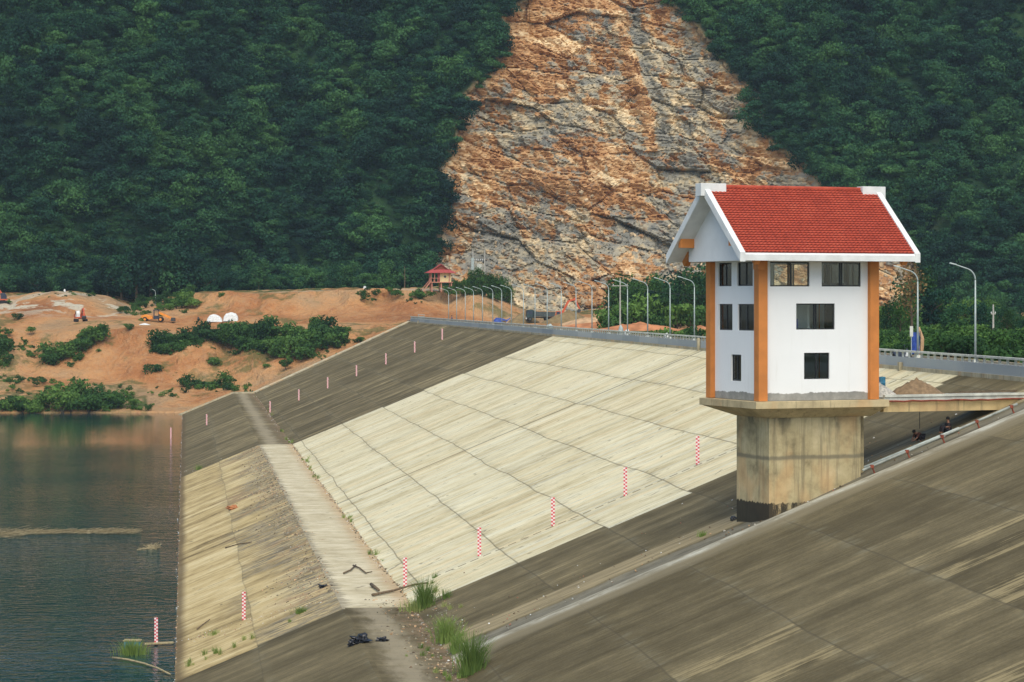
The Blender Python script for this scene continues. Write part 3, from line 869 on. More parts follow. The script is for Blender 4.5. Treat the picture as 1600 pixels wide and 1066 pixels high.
# ---- plants -----------------------------------------------------------------
def crown(seed, n=420, w=1.0, h=1.0, leaf=0.11, lobes=9, low=0.0, flat=0.9):
    """leaf-clump faces spread through lobes; unit crown about 1 wide and h tall, base at z=low"""
    rg_ = np.random.RandomState(seed)
    V = np.zeros((n * 4, 3)); cs = []
    for _ in range(lobes):
        a = rg_.uniform(0, 6.28); q = rg_.uniform(0.05, 0.34)
        zc = rg_.uniform(0.22, 0.80)
        cs.append((q * math.cos(a) * w, q * math.sin(a) * w, zc * h, rg_.uniform(0.15, 0.27) * (1.15 - 0.5 * abs(zc - 0.45))))
    for i in range(n):
        cx_, cy_, cz_, cr = cs[rg_.randint(lobes)]
        d = rg_.normal(size=3); d[2] += 0.25; d /= np.linalg.norm(d)
        rad = cr * rg_.uniform(0.55, 1.12)
        p = np.array([cx_, cy_, cz_]) + d * rad * np.array([w, w, h * flat])
        nrm = d + rg_.normal(size=3) * 0.55; nrm /= np.linalg.norm(nrm)
        u = np.cross(nrm, rg_.normal(size=3)); u /= np.linalg.norm(u); v = np.cross(nrm, u)
        s = leaf * rg_.uniform(0.6, 1.35); s2 = s * rg_.uniform(0.45, 0.9)
        V[i * 4] = p - u * s; V[i * 4 + 1] = p - v * s2; V[i * 4 + 2] = p + u * s; V[i * 4 + 3] = p + v * s2
    V[:, 2] = np.maximum(V[:, 2], 0.0) + low
    Q = np.arange(n * 4).reshape(n, 4)
    return V, Q
def crown_mesh(name, mat, **k):
    V, Q = crown(**k)
    return np_mesh(name, V, Q, mat, False)
forest_col = bpy.data.collections.new('forest_sources')
for i in range(7):
    me = crown_mesh('forest_crown', M['leaf_forest'], seed=10 + i, n=1500, w=1, h=[0.8, 1.0, 1.25, .9, 1.1, .7, 1.5][i], leaf=0.030, lobes=[7, 9, 12, 6, 10, 8, 14][i], flat=0.5)
    o = bpy.data.objects.new('forest_crown', me); forest_col.objects.link(o)

def scatter(name, pts, coll, smin, smax, seed, mat, kind_label=None, tilt=0.2):
    me = bpy.data.meshes.new(name)
    me.from_pydata([tuple(p) for p in pts], [], [])
    me.materials.append(mat)
    o = link(name, me)
    ng = bpy.data.node_groups.new(name + '_nodes', 'GeometryNodeTree')
    ng.interface.new_socket('Geometry', in_out='INPUT', socket_type='NodeSocketGeometry')
    ng.interface.new_socket('Geometry', in_out='OUTPUT', socket_type='NodeSocketGeometry')
    gi = ng.nodes.new('NodeGroupInput'); go = ng.nodes.new('NodeGroupOutput')
    ip = ng.nodes.new('GeometryNodeInstanceOnPoints')
    ci = ng.nodes.new('GeometryNodeCollectionInfo')
    ci.inputs['Collection'].default_value = coll
    ci.inputs['Separate Children'].default_value = True
    ci.inputs['Reset Children'].default_value = True
    ip.inputs['Pick Instance'].default_value = True
    rv = ng.nodes.new('FunctionNodeRandomValue'); rv.data_type = 'FLOAT_VECTOR'
    rv.inputs[0].default_value = (-tilt, -tilt, 0); rv.inputs[1].default_value = (tilt, tilt, 6.28)
    rv.inputs['Seed'].default_value = seed
    rs_ = ng.nodes.new('FunctionNodeRandomValue'); rs_.data_type = 'FLOAT'
    rs_.inputs[2].default_value = smin; rs_.inputs[3].default_value = smax
    rs_.inputs['Seed'].default_value = seed + 1
    L = ng.links.new
    L(gi.outputs[0], ip.inputs['Points']); L(ci.outputs[0], ip.inputs['Instance'])
    L(rv.outputs[0], ip.inputs['Rotation']); L(rs_.outputs[1], ip.inputs['Scale'])
    L(ip.outputs[0], go.inputs[0])
    md = o.modifiers.new('scatter', 'NODES'); md.node_group = ng
    return tag(o, kind='stuff')

rng = np.random.RandomState(4)
pts = []
for r in np.arange(-235, 250, 4.2):
    for z in np.concatenate([np.arange(16, 150, 3.3), np.arange(150, 215, 7)]):
        rr = r + rng.uniform(-2, 2); zz = z + rng.uniform(-1.6, 1.6)
        pts.append((rr, zz))
pts = np.array(pts)
sdp = sdist(pts[:, 0], pts[:, 1])
thin = vnoise(pts[:, 0] * 0.12, pts[:, 1] * 0.09, 91)
keep = (sdp < 2.2) & ((thin > 0.17) | (sdp > -9))
# bare rocky foot on the far right, and the ground kept clear in front of the cut
pxp = pts[:, 0] / 745 * F + 800; pyp = HY - (pts[:, 1] - CZ) / 745 * F
keep &= ~((pxp > 1480) & (pyp > 452) & (vnoise(pts[:, 0] * 0.15, pts[:, 1] * 0.2, 66) > 0.38))
pts = pts[keep]
ff = hillF(pts[:, 0], pts[:, 1]) + np.clip(sdist(pts[:, 0], pts[:, 1]), 0, 3) * 1.2
tp = np.stack([pts[:, 0] * ct + ff * st, -pts[:, 0] * st + ff * ct, pts[:, 1] - 1.2], 1)
scatter('forest', tp, forest_col, 3.8, 14.0, 5, M['leaf_forest'])
# forest edge standing on the shelf in front of the hill
pts2 = []
for px in np.arange(-450, 690, 9):
    for k in range(4):
        f = 712 + k * 9 + rng.uniform(-4, 4)
        if px < 205: f += 12
        pp_ = P(px + rng.uniform(-6, 6), 457, f); pts2.append((pp_.x, pp_.y, pp_.z - 1.4 - 0.1 * k))
scatter('forest_edge', pts2, forest_col, 5.5, 9.5, 15, M['leaf_forest'])

# loose rock on the quarry's foot and rim
rock_col = bpy.data.collections.new('rock_sources')
for i in range(4):
    rr_ = random.Random(i)
    bm = bmesh.new(); bmesh.ops.create_icosphere(bm, subdivisions=1, radius=0.5)
    for v in bm.verts: v.co = Vector([math.copysign(abs(c_) ** .5 * .7, c_) * rr_.uniform(.7, 1.1) for c_ in v.co]); v.co.z *= 0.55
    me = bpy.data.meshes.new('loose_rock'); bm.to_mesh(me); bm.free(); me.materials.append(M['rockpiece'])
    rock_col.objects.link(bpy.data.objects.new('loose_rock', me))
pts3 = []
rs, zs, Fq = QF
for _ in range(1500):
    i = rng.randint(len(rs)); j = int(abs(rng.normal()) * 55)
    if rng.rand() < 0.35: j = rng.randint(len(zs))
    if j >= len(zs): continue
    sd_ = sdist(np.array([rs[i]]), np.array([zs[j]]))[0]
    if sd_ < 1: continue
    if j > 130 and not (sd_ < 7 and rs[i] > 55): continue
    f = Fq[i, j] - 0.2
    pts3.append((rs[i] * ct + f * st, -rs[i] * st + f * ct, zs[j]))
scatter('quarry_rubble', pts3, rock_col, 0.5, 1.9, 33, M['rockpiece'], tilt=1.5)

BUSH = [crown_mesh('bush_crown', M['leaf_bush'], seed=50 + i, n=650, w=1.0, h=[.65, .8, .55, .95][i], leaf=0.05, lobes=11) for i in range(4)]
TREE = [crown_mesh('tree_crown', M['leaf_bush'], seed=70 + i, n=1300, w=0.85, h=[1.3, 1.0, 1.55, 1.2][i], leaf=0.034, lobes=20) for i in range(4)]
DTREE = [crown_mesh('dark_crown', M['leaf_forest'], seed=80 + i, n=1300, w=0.9, h=[1.2, 1.0, 1.4][i], leaf=0.036, lobes=20) for i in range(3)]
DRY = [crown_mesh('dry_crown', M['leaf_dry'], seed=90 + i, n=500, w=0.7, h=1.2, leaf=0.03, lobes=12) for i in range(1)]
tb = MB(); tb.tube([(0, 0, -0.06), (0.01, 0, 0.25), (-0.01, 0.01, 0.55), (0.0, 0, 0.85)], [0.035, 0.026, 0.018, 0.006], 7)
for k in range(6):
    a = k * 1.05; z0 = 0.32 + 0.07 * k
    tb.tube([(0, 0, z0), (0.14 * math.cos(a), 0.14 * math.sin(a), z0 + 0.12), (0.26 * math.cos(a), 0.26 * math.sin(a), z0 + 0.2)], [0.014, 0.009, 0.004], 5)
_t = tb.build('trunk', M['bark']); TRUNK = _t.data; bpy.data.objects.remove(_t)
sb = MB()
for k in range(5):
    a = k * 1.26
    sb.tube([(0, 0, -0.08), (0.10 * math.cos(a), 0.10 * math.sin(a), 0.16), (0.22 * math.cos(a), 0.22 * math.sin(a), 0.34)], [0.016, 0.011, 0.005], 5)
_t = sb.build('stem', M['bark']); STEM = _t.data; bpy.data.objects.remove(_t)

prnd = random.Random(11)
def plant(kind, name, label, cat, loc, size, group=None, hs=1.0, low=None):
    t = thing(name, label, cat, loc, prnd.uniform(0, 6.28), group)
    me = prnd.choice(kind)
    if kind is BUSH:
        c = link('foliage', me, t); c.scale = (size, size * prnd.uniform(.8, 1.1), size * hs); c.location = (0, 0, -0.06 * size)
        s = link('stem', STEM, t); s.scale = (size, size, size * hs)
    else:
        lo = 0.22 if low is None else low
        c = link('crown', me, t); c.scale = (size, size * prnd.uniform(.85, 1.1), size * hs); c.location = (0, 0, lo * size)
        s = link('trunk', TRUNK, t); s.scale = (size, size, size * (0.85 + lo) * hs)
    return t
def bushes(lst, label, group, cat='bush', name='bush', fn=on_bank, dz=0.0):
    for px, py, wpx in lst:
        p = fn(px, py)
        d = p.x * st + p.y * ct
        plant(BUSH, name, label, cat, (p.x, p.y, p.z + dz), max(0.6, 1.5 * wpx * d / F), group, prnd.uniform(.85, 1.15))
def spread(poly_pts, n, wpx, seed):
    """n spots along a polyline of photo positions with a half-height"""
    q = random.Random(seed); out = []
    L = len(poly_pts) - 1
    for k in range(n):
        t = (k + q.uniform(-.3, .3)) / n * L; t = min(max(t, 0), L - 1e-3); i = int(t); u = t - i
        a, b = poly_pts[i], poly_pts[i + 1]
        out.append((a[0] + (b[0] - a[0]) * u + q.uniform(-4, 4), a[1] + (b[1] - a[1]) * u + q.uniform(-1, 1) * (a[2] + (b[2] - a[2]) * u), wpx * q.uniform(.7, 1.3)))
    return out
bushes(spread([(243, 545, 10), (275, 545, 12), (320, 535, 8)], 20, 21, 1), 'dark green shrub in the dense clump at the left end of the long scarp hedge', 'shrubs at the left end of the scarp hedge')
bushes(spread([(325, 532, 8), (400, 540, 14), (470, 543, 18), (540, 530, 10)], 66, 24, 2), 'green shrub in the long hedge along the top of the orange scarp', 'shrubs in the long scarp hedge')
bushes(spread([(72, 572, 6), (105, 556, 10), (135, 538, 7), (160, 524, 4)], 15, 22, 3), 'dark shrub in the slanting row climbing the tan slope at left', 'shrubs in the slanting row')
bushes(spread([(2, 545, 5), (6, 575, 8), (-30, 580, 12)], 8, 26, 4), 'dark green bush at the far left edge of the tan slope', 'bushes at the far left edge')
bushes(spread([(95, 642, 4), (125, 635, 9), (160, 636, 8), (188, 640, 5)], 14, 28, 5), 'bright green bush at the shoreline below the grey shelf', 'bushes by the left shoreline')
bushes(spread([(5, 642, 3), (40, 642, 5), (80, 642, 4)], 9, 22, 6), 'low yellowish green bush at the waterline near the left edge', 'low waterline bushes')
bushes([(208, 636, 18), (232, 642, 10)], None, None)
for o, l in zip([o for o in bpy.data.objects if o.name.startswith('bush') and 'label' not in o], ['small round bush right of the shoreline clump', 'tiny bush at the waterline halfway to the berm']):
    tag(o, l, 'bush')
bushes(spread([(190, 489, 2), (230, 479, 4), (285, 464, 5), (302, 460, 4)], 22, 12, 7), 'bright green shrub in the hedge climbing to the upper dirt road', 'shrubs below the upper road')
bushes(spread([(262, 484, 2), (285, 480, 5), (308, 478, 3)], 7, 17, 8), 'small shrub in the patch beside the orange ramp', 'shrubs beside the ramp')
bushes(spread([(290, 607, 1), (330, 608, 4), (380, 612, 3)], 11, 17, 9), 'low weedy bush on the shelf beside the top of the berm', 'weeds by the berm end')
one = [(336, 570, 22, 'round dark bush alone on the orange scarp under the hedge'), (240, 588, 26, 'low bush at the foot of the orange gully'),
       (416, 580, 16, 'small bush beneath the right half of the long hedge'), (446, 575, 18, 'bush on orange soil beside the concrete edge'),
       (202, 516, 14, 'single bush on the bare bench left of the orange machine'), (28, 500, 14, 'dark bush on the grey track at left'),
       (568, 463, 12, 'bush hanging over the upper orange cut, leftmost of four'), (592, 460, 8, 'smallest bush on the lip of the upper cut'),
       (618, 461, 16, 'broad bush on the lip of the upper cut'), (652, 463, 17, 'dark bush on the cut below the red pavilion steps'),
       (346, 465, 10, 'sparse bush on the upper orange cut at left'), (563, 535, 12, 'scrawny bush above the concrete slope edge'),
       (300, 566, 9, 'tiny bush on the scarp left of the round dark one'), (48, 518, 14, 'pale bush on the slope below the grey track')]
for px, py, w, l in one:
    p = on_bank(px, py); d = p.x * st + p.y * ct
    plant(BUSH, 'bush', l, 'bush', tuple(p), 1.3 * w * d / F)

# trees on the flat land behind the crest road, lamps in front of them
def land(px, py_base, d):              # stands on the back land at distance d
    p = P(px, py_base, d); return (p.x, p.y, 19.9)
q = random.Random(5)
for k in range(30):
    px = 962 + k * 5.6 + q.uniform(-4, 4); d = 500 + q.uniform(0, 45)
    hpx = np.interp(px, [955, 975, 1000, 1040, 1090, 1130], [62, 86, 80, 78, 96, 96]) * q.uniform(.72, 1.0)
    plant(TREE if k % 3 else DTREE, 'tree', 'leafy green tree in the grove behind the lamp posts left of the tower', 'tree', land(px, 0, d), hpx * d / F / 1.25, 'grove behind the lamp posts', low=0.08)
for k in range(12):
    px = 950 + k * 7 + q.uniform(-5, 5) if k < 6 else 1000 + (k - 6) * 20
    d = 478 + q.uniform(0, 12)
    plant(BUSH, 'bush', 'low green bush at the foot of the grove behind the lamp posts', 'bush', land(px, 0, d), q.uniform(5, 8), 'bushes at the foot of the grove', 1.1)
for k in range(30):
    px = 1372 + k * 9 + q.uniform(-6, 6); d = 385 + q.uniform(0, 50)
    hpx = np.interp(px, [1372, 1405, 1435, 1490, 1560, 1650], [50, 55, 84, 64, 36, 32]) * q.uniform(.7, 1.0)
    plant(DTREE if k % 2 else TREE, 'tree', 'dark green tree in the thicket behind the parapet right of the tower', 'tree', land(px, 0, d), hpx * d / F / 1.0, 'thicket right of the tower', low=0.0)
plant(DRY, 'tree', 'tall thin half dry tree with yellowish leaves beside the blue cloth', 'tree', land(1424, 0, 372), 7.2, None, 1.1, 0.3)
for k in range(44):
    px = 1376 + k * 6 + q.uniform(-4, 4); d = [245, 300][k % 2] + q.uniform(-6, 14)
    plant(BUSH, 'bush', 'bright green roadside bush behind the parapet right of the tower', 'bush', land(px, 0, d), (2.6 if px < 1440 else 3.6) * q.uniform(.9, 1.2), 'roadside bushes right of the tower', .9)
for k in range(20):
    px = 692 + k * 5.6 + q.uniform(-3, 3)
    f, y = bank_prof(px); d = f[7] + q.uniform(3, 14)
    p = P(px, np.interp(d, f, y), d)
    hpx = np.interp(px, [692, 715, 750, 785, 805], [14, 22, 34, 42, 30]) * q.uniform(.75, 1.1)
    plant(TREE, 'tree', 'small green tree on the knoll right of the red pavilion', 'tree', (p.x, p.y, p.z - .3), hpx * d / F / 1.2, 'trees on the knoll', low=0.05)
for k in range(8):
    px = 700 + k * 11; f, y = bank_prof(px); d = f[7] - 1.5
    p = P(px, np.interp(d, f, y), d)
    plant(BUSH, 'bush', 'low bush on the rim of the knoll above the orange cut', 'bush', tuple(p), q.uniform(2.5, 3.6), 'bushes on the knoll rim')
# dead pole tree by the upper road
p = on_bank(632, 453.5)
t = thing('dead_tree', 'thin bare dead tree beside the upper road left of the red pavilion', 'tree', tuple(p))
m = MB(); m.tube([(0, 0, -.3), (.1, 0, 3), (0, 0, 6.3)], [.14, .1, .04], 6)
for a, z in ((1, 2.5), (3, 3.6), (5, 4.6)): m.tube([(0.05, 0, z), (.7 * math.cos(a), .7 * math.sin(a), z + .8)], [.05, .02], 5)
m.build('trunk', M['wood_grey'], t)

# tall dark trees standing in front of the hill behind the bank
for k, (px, hp) in enumerate([(168, 55), (190, 70), (214, 82), (236, 86), (258, 84), (280, 76), (303, 62), (325, 48), (404, 46), (600, 44), (520, 40), (60, 52), (18, 46)]):
    f_b = 705 if px > 205 else 722
    p = P(px, 468 if px < 330 else 458, f_b)
    plant(DTREE, 'tree', 'large dark round crowned tree standing before the forest behind the bank', 'tree', tuple(p), hp * f_b / F / 1.0, 'large dark trees before the forest', 0.9, 0.0)
# haze: still, even air over the whole valley
hz = N('valley_air')
hz.t.nodes.remove(hz.b)
pv = hz.new('ShaderNodeVolumePrincipled')
pv.inputs['Color'].default_value = (0.60, 0.80, 0.95, 1)
pv.inputs['Density'].default_value = 0.00007
pv.inputs['Anisotropy'].default_value = 0.0
hz.t.links.new(pv.outputs[0], hz.t.nodes['Material Output'].inputs['Volume'])
m = MB(); m.bb((-3050, -1550, -10), (3050, 4550, 345)); tag(m.build('haze', hz.m), kind='stuff')

# low scrub and weeds over the bank, thicker round the hedges
sc_col = bpy.data.collections.new('scrub_sources')
for i in range(3):
    sc_col.objects.link(bpy.data.objects.new('scrub_source', crown_mesh('scrub_tuft', M['leaf_bush'], seed=120 + i, n=160, w=1.2, h=.7, leaf=0.09, lobes=7)))
qs = random.Random(77); sp_ = []
lines = [[(20, 640), (230, 640)], [(230, 545), (555, 560)], [(72, 585), (170, 530)], [(0, 612), (280, 618)], [(250, 590), (400, 610)], [(200, 495), (310, 470)], [(0, 520), (60, 560)], [(560, 462), (700, 466)], [(0, 460), (205, 462)], [(430, 560), (560, 528)], [(0, 598), (120, 600)]]
for k in range(900):
    a, b = lines[k % len(lines)]; u = qs.random()
    px = a[0] + (b[0] - a[0]) * u + qs.gauss(0, 6); py = a[1] + (b[1] - a[1]) * u + qs.gauss(0, 6)
    if vnoise(np.array([px * .05]), np.array([py * .1]), 3)[0] < .42: continue
    p = on_bank(px, min(py, 643)); sp_.append((p.x, p.y, p.z - .1))
scatter('scrub', sp_, sc_col, .5, 2.0, 88, M['leaf_bush'])

sp2 = []
for k in range(2600):
    X_ = 66 + abs(qs.gauss(0, 1)) * 110; Y_ = qs.uniform(60, 560)
    if X_ > 480: continue
    d = Y_ * ct + X_ * st; px = (X_ * ct - Y_ * st) / d * F + 800
    if px < 1150 and Y_ > 380: continue
    sp2.append((X_, Y_, 19.8))
scatter('field_scrub', sp2, sc_col, .8, 3.0, 89, M['leaf_bush'])
sp3 = []
for k in range(700):
    X_ = qs.uniform(110, 470); Y_ = qs.uniform(330, 720)
    d = Y_ * ct + X_ * st; px = (X_ * ct - Y_ * st) / d * F + 800
    if px < 1640 and not (px > 1480 and d > 560 and qs.random() < .3): continue
    sp3.append((X_, Y_, 19.5))
scatter('field_wood', sp3, forest_col, 5, 11, 90, M['leaf_forest'])

# smaller growth filling in between the large crowns
pu = []
for r in np.arange(-235, 250, 3.4):
    for z in np.arange(18, 150, 2.8): pu.append((r + rng.uniform(-1.7, 1.7), z + rng.uniform(-1.4, 1.4)))
pu = np.array(pu); sdu = sdist(pu[:, 0], pu[:, 1])
pxu = pu[:, 0] / 745 * F + 800; pyu = HY - (pu[:, 1] - CZ) / 745 * F
ku = (sdu < 1.5) & ~((pxu > 1480) & (pyu > 452) & (vnoise(pu[:, 0] * 0.15, pu[:, 1] * 0.2, 66) > 0.38))
pu = pu[ku]; fu = hillF(pu[:, 0], pu[:, 1])
scatter('undergrowth', np.stack([pu[:, 0] * ct + fu * st, -pu[:, 0] * st + fu * ct, pu[:, 1] - .8], 1), forest_col, 2.6, 6.0, 25, M['leaf_forest'])

# ================================================================== GATE TOWER
PHI = math.radians(23)
D0 = 151.0
O = P(1189, 627, D0)
tower = thing('gate_tower', 'white three storey gate house with red tiled roof on a tall stained concrete pier', 'tower', tuple(O), PHI - TH)
S_ = D0 / 156.0
tower.scale = (S_, S_, S_)
L1, L2, TW = 7.8, 6.32, 0.22
HW = 8.7
def wall_sheet(u0, u1, z0, z1, holes, place, thick):
    """wall with window openings; place(u, depth, z) -> point. inner face, outer face and reveals"""
    m = MB()
    us = sorted({u0, u1, *[h[0] for h in holes], *[h[1] for h in holes]})
    zs_ = sorted({z0, z1, *[h[2] for h in holes], *[h[3] for h in holes]})
    def hole(u, z): return any(h[0] < u < h[1] and h[2] < z < h[3] for h in holes)
    for i in range(len(us) - 1):
        for j in range(len(zs_) - 1):
            if hole((us[i] + us[i + 1]) / 2, (zs_[j] + zs_[j + 1]) / 2): continue
            a, b, c, d = us[i], us[i + 1], zs_[j], zs_[j + 1]
            for dep in (0, thick):
                m.add([place(a, dep, c), place(b, dep, c), place(b, dep, d), place(a, dep, d)], [(0, 1, 2, 3) if dep == 0 else (3, 2, 1, 0)])
    for h in holes:
        a, b, c, d = h
        for (p, r) in (((a, c), (b, c)), ((b, c), (b, d)), ((b, d), (a, d)), ((a, d), (a, c))):
            m.add([place(p[0], 0, p[1]), place(r[0], 0, r[1]), place(r[0], thick, r[1]), place(p[0], thick, p[1])], [(0, 1, 2, 3)])
    return m
def window(place, h, mull, parent):
    a, b, c, d = h
    fr = MB(); w = 0.07; dep = 0.10
    def bx(u0_, u1_, z0_, z1_, t0=dep, t1=dep + 0.07):
        P8 = [place(u, t, z) for u in (u0_, u1_) for t in (t0, t1) for z in (z0_, z1_)]
        fr.add(P8, [(0, 1, 3, 2), (4, 6, 7, 5), (0, 4, 5, 1), (2, 3, 7, 6), (0, 2, 6, 4), (1, 5, 7, 3)])
    bx(a, a + w, c, d); bx(b - w, b, c, d); bx(a + w, b - w, c, c + w); bx(a + w, b - w, d - w, d)
    for q_ in mull:
        u = a + (b - a) * q_
        bx(u - w / 2, u + w / 2, c + w, d - w, dep - 0.012, dep + 0.082)
    f = fr.build('window', M['black_frame'], parent)
    pm = MB()
    P8 = [place(u, t, z) for u in (a + w, b - w) for t in (dep + 0.03, dep + 0.036) for z in (c + w, d - w)]
    pm.add(P8, [(0, 1, 3, 2), (4, 6, 7, 5), (0, 4, 5, 1), (2, 3, 7, 6), (0, 2, 6, 4), (1, 5, 7, 3)])
    pm.build('pane', M['glass'], f)
fplace = lambda u, t, z: (u, t, z)
bplace = lambda u, t, z: (u, L2 - t, z)
lplace = lambda u, t, z: (t, u, z)
rplace = lambda u, t, z: (L1 - t, u, z)
front = [(0.64, 3.39, 7.0, 8.5), (4.24, 7.02, 7.0, 8.5), (2.45, 5.17, 4.35, 5.95), (3.0, 4.79, 1.3, 2.92)]
left = [(1.01, 3.14 - .0, 7.03, 8.53), (3.79, 5.89 - .25, 7.03, 8.53), (0.9, 3.0, 4.28, 5.92), (3.70, 5.55, 4.28, 5.92), (2.55, 3.86, 1.14, 2.78)]
left[0] = (1.05, 3.10, 7.03, 8.5); left[1] = (3.82, 5.62, 7.03, 8.5)
for nm, u1_, hs_, pl in (('front', L1, front, fplace), ('back', L1, front, bplace), ('side', L2, left, lplace), ('side', L2, left, rplace)):
    u0_, ue = (0, L1) if nm != 'side' else (TW + .003, L2 - TW - .003)
    wl = wall_sheet(u0_, ue, 0.0, HW, hs_, pl, TW).build('wall', M['tower_wall'], tower)
    for h in hs_:
        wd = h[1] - h[0]
        window(pl, h, (0.5,) if wd < 2.2 else ((0.48, 0.53) if wd > 2.7 else (0.5,)), tower)
# floors inside
m = MB()
for z in (0.02, 3.35, 6.35): m.bb((TW + .01, TW + .01, z), (L1 - TW - .01, L2 - TW - .01, z + 0.15))
m.bb((TW + .01, TW + .01, 8.72), (L1 - TW - .01, L2 - TW - .01, 8.84))
m.build('floor', M['interior'], tower)
m = MB()                                  # partition and stair seen through the openings
m.bb((3.6, 3.0, 0.2), (3.75, 5.9, 3.3)); m.bb((4.6, 2.4, 3.52), (4.75, 5.9, 6.3))
m.build('partition', M['interior'], tower)
m = MB(); m.lathe([(.28, 3.51), (.3, 4.2), (.3, 5.0), (.26, 5.02)], 14, (2.9, 1.2, 0)); m.build('water_tank', M['tarp_blue'], tower)
m = MB()
for i_ in range(3): m.bb((4.9 + i_ * .62, 1.2, 6.52), (5.42 + i_ * .62, 1.9, 7.22))
m.build('control_cabinet', M['dark_metal'], tower)
# corner columns, proud of the walls
for (cx_, cy_) in ((-0.02, -0.02), (L1 + .02, -0.02), (-0.02, L2 + .02), (L1 + .02, L2 + .02)):
    m = MB(); m.box((cx_, cy_, 4.28), (0.62, 0.62, 8.56)); m.build('column', M['orange_paint'], tower, bevel=.015)
# roof: two slabs
XL, XR = -2.37, 10.15
YN, YF, YR = -1.79, L2 + 1.79, L2 / 2
ZE, ZR = 8.54, 12.70                      # underside at eave, at ridge
TK = 0.36                                 # vertical thickness
sec = [(YN, ZE), (YR, ZR), (YF, ZE), (YF, ZE + TK), (YR, ZR + TK + .1), (YN, ZE + TK)]
m = MB(); n_ = len(sec)
vs = [(XL, y, z) for y, z in sec] + [(XR, y, z) for y, z in sec]
m.add(vs, [(0, 1, 4, 5), (1, 2, 3, 4), (6 + 5, 6 + 4, 6 + 1, 6 + 0), (6 + 4, 6 + 3, 6 + 2, 6 + 1)] + [(i, (i + 1) % 6, (i + 1) % 6 + 6, i + 6) for i in range(6)])
roof = m.build('roof', M['white_slab'], tower)
# bargeboards: raised rims along the sloping ends
for xa, xb in ((XL - .03, XL + .33), (XR - .33, XR + .03)):
    for ya, yb in ((YN, YR), (YF, YR)):
        m = MB()
        za, zb = ZE + TK, ZR + TK + .1
        dz0, dz1 = -0.40, 0.16
        s_ = 1 if ya < yb else -1
        yo = ya - s_ * .03
        m.add([(x, y, z) for x in (xa, xb) for y, z in ((yo, za + dz0 - .02), (yb, zb + dz0), (yb, zb + dz1), (yo, za + dz1 - .02))],
              [(0, 1, 2, 3), (7, 6, 5, 4), (0, 4, 5, 1), (1, 5, 6, 2), (2, 6, 7, 3), (3, 7, 4, 0)])
        m.build('bargeboard', M['white_slab'], roof)
# tiles: overlapping courses on each slope, each course a wavy strip
for side in (0, 1):
    ya, yb = (YN + .12, YR - .02) if side == 0 else (YF - .12, YR + .02)
    slope_n = 27
    m = MB()
    X0, X1 = XL + .34, XR - .34
    nx_ = int((X1 - X0) / 0.07)
    def top(y): return ZE + TK + (abs(y - (YN if side == 0 else YF)) / (YR - YN)) * (ZR + .1 - ZE)
    for c in range(slope_n):
        y0 = ya + (yb - ya) * c / slope_n; y1 = ya + (yb - ya) * (c + 1.12) / slope_n
        if c == slope_n - 1: y1 = yb
        z0, z1 = top(y0), top(y1)
        base = len(m.v)
        for i in range(nx_ + 1):
            x = X0 + (X1 - X0) * i / nx_
            w_ = 0.022 * math.sin(2 * math.pi * x / 0.28)
            m.v += [(x, y0, z0 + .012), (x, y0, z0 + .105 + w_), (x, y1, z1 + .02 + w_ * .7)]
        for i in range(nx_):
            a = base + i * 3
            m.f += [(a, a + 3, a + 4, a + 1), (a + 1, a + 4, a + 5, a + 2)]
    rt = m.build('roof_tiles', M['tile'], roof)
    rt.data.materials.append(M['tile_nose_shade'])
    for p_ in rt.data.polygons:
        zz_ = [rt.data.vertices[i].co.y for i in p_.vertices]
        if max(zz_) - min(zz_) < .02: p_.material_index = 1  # nose faces get the painted course shadow
m = MB(); m.tube([(XL + .8, YR, ZR + TK + .12), (XR - .8, YR, ZR + TK + .12)], .13, 10); m.build('ridge_tile', M['tile'], roof)
for xa, xb in ((XL - .30, XL + 1.46), (XR - 1.34, XR + .34)):
    m = MB(); m.bb((xa, YR - .38, ZR - .12), (xb, YR + .38, ZR + .66)); m.build('ridge_block', M['white_slab'], roof, bevel=.02)
# gable end walls carried out over the windows
for x0_, x1_ in ((-1.30, 0.0 - .003), (L1 + .003, L1 + 1.30)):
    def und(y): return ZE + (y - YN) / (YR - YN) * (ZR - ZE) if y < YR else ZE + (YF - y) / (YF - YR) * (ZR - ZE)
    ys_ = (-.80, YR, L2 + .80)
    poly = [(ys_[0], ZE + .03), (ys_[2], ZE + .03), (ys_[2], und(ys_[2]) + .05), (YR, und(YR) + .05), (ys_[0], und(ys_[0]) + .05)]
    m = MB(); m.prism(poly, x0_, x1_, 'x')
    m.build('gable', M['white_paint'], tower)
# orange purlins and brackets
for xa, xb in ((XL + .12, -1.303), (L1 + 1.303, XR - .12)):
    for y in (L2 + .2, -.2):
        m = MB(); m.bb((xa, y - .16, 9.45), (xb, y + .16, 10.12)); m.build('purlin', M['orange_paint'], tower)
for xc in (-1.12, L1 + 1.40):
    for s_ in (0, 1):
        y0, y1 = (-.85, -1.62) if s_ == 0 else (L2 + .85, L2 + 1.62)
        m = MB(); m.bar((xc, y0, und(y0) - .22), (xc, y1, und(y1) - .22), .36, .42); m.build('bracket', M['orange_paint'], tower)
m = MB(); m.bb((-.72, -.95, 8.02), (-.30, -.34, 8.60)); m.build('bracket', M['orange_paint'], tower)
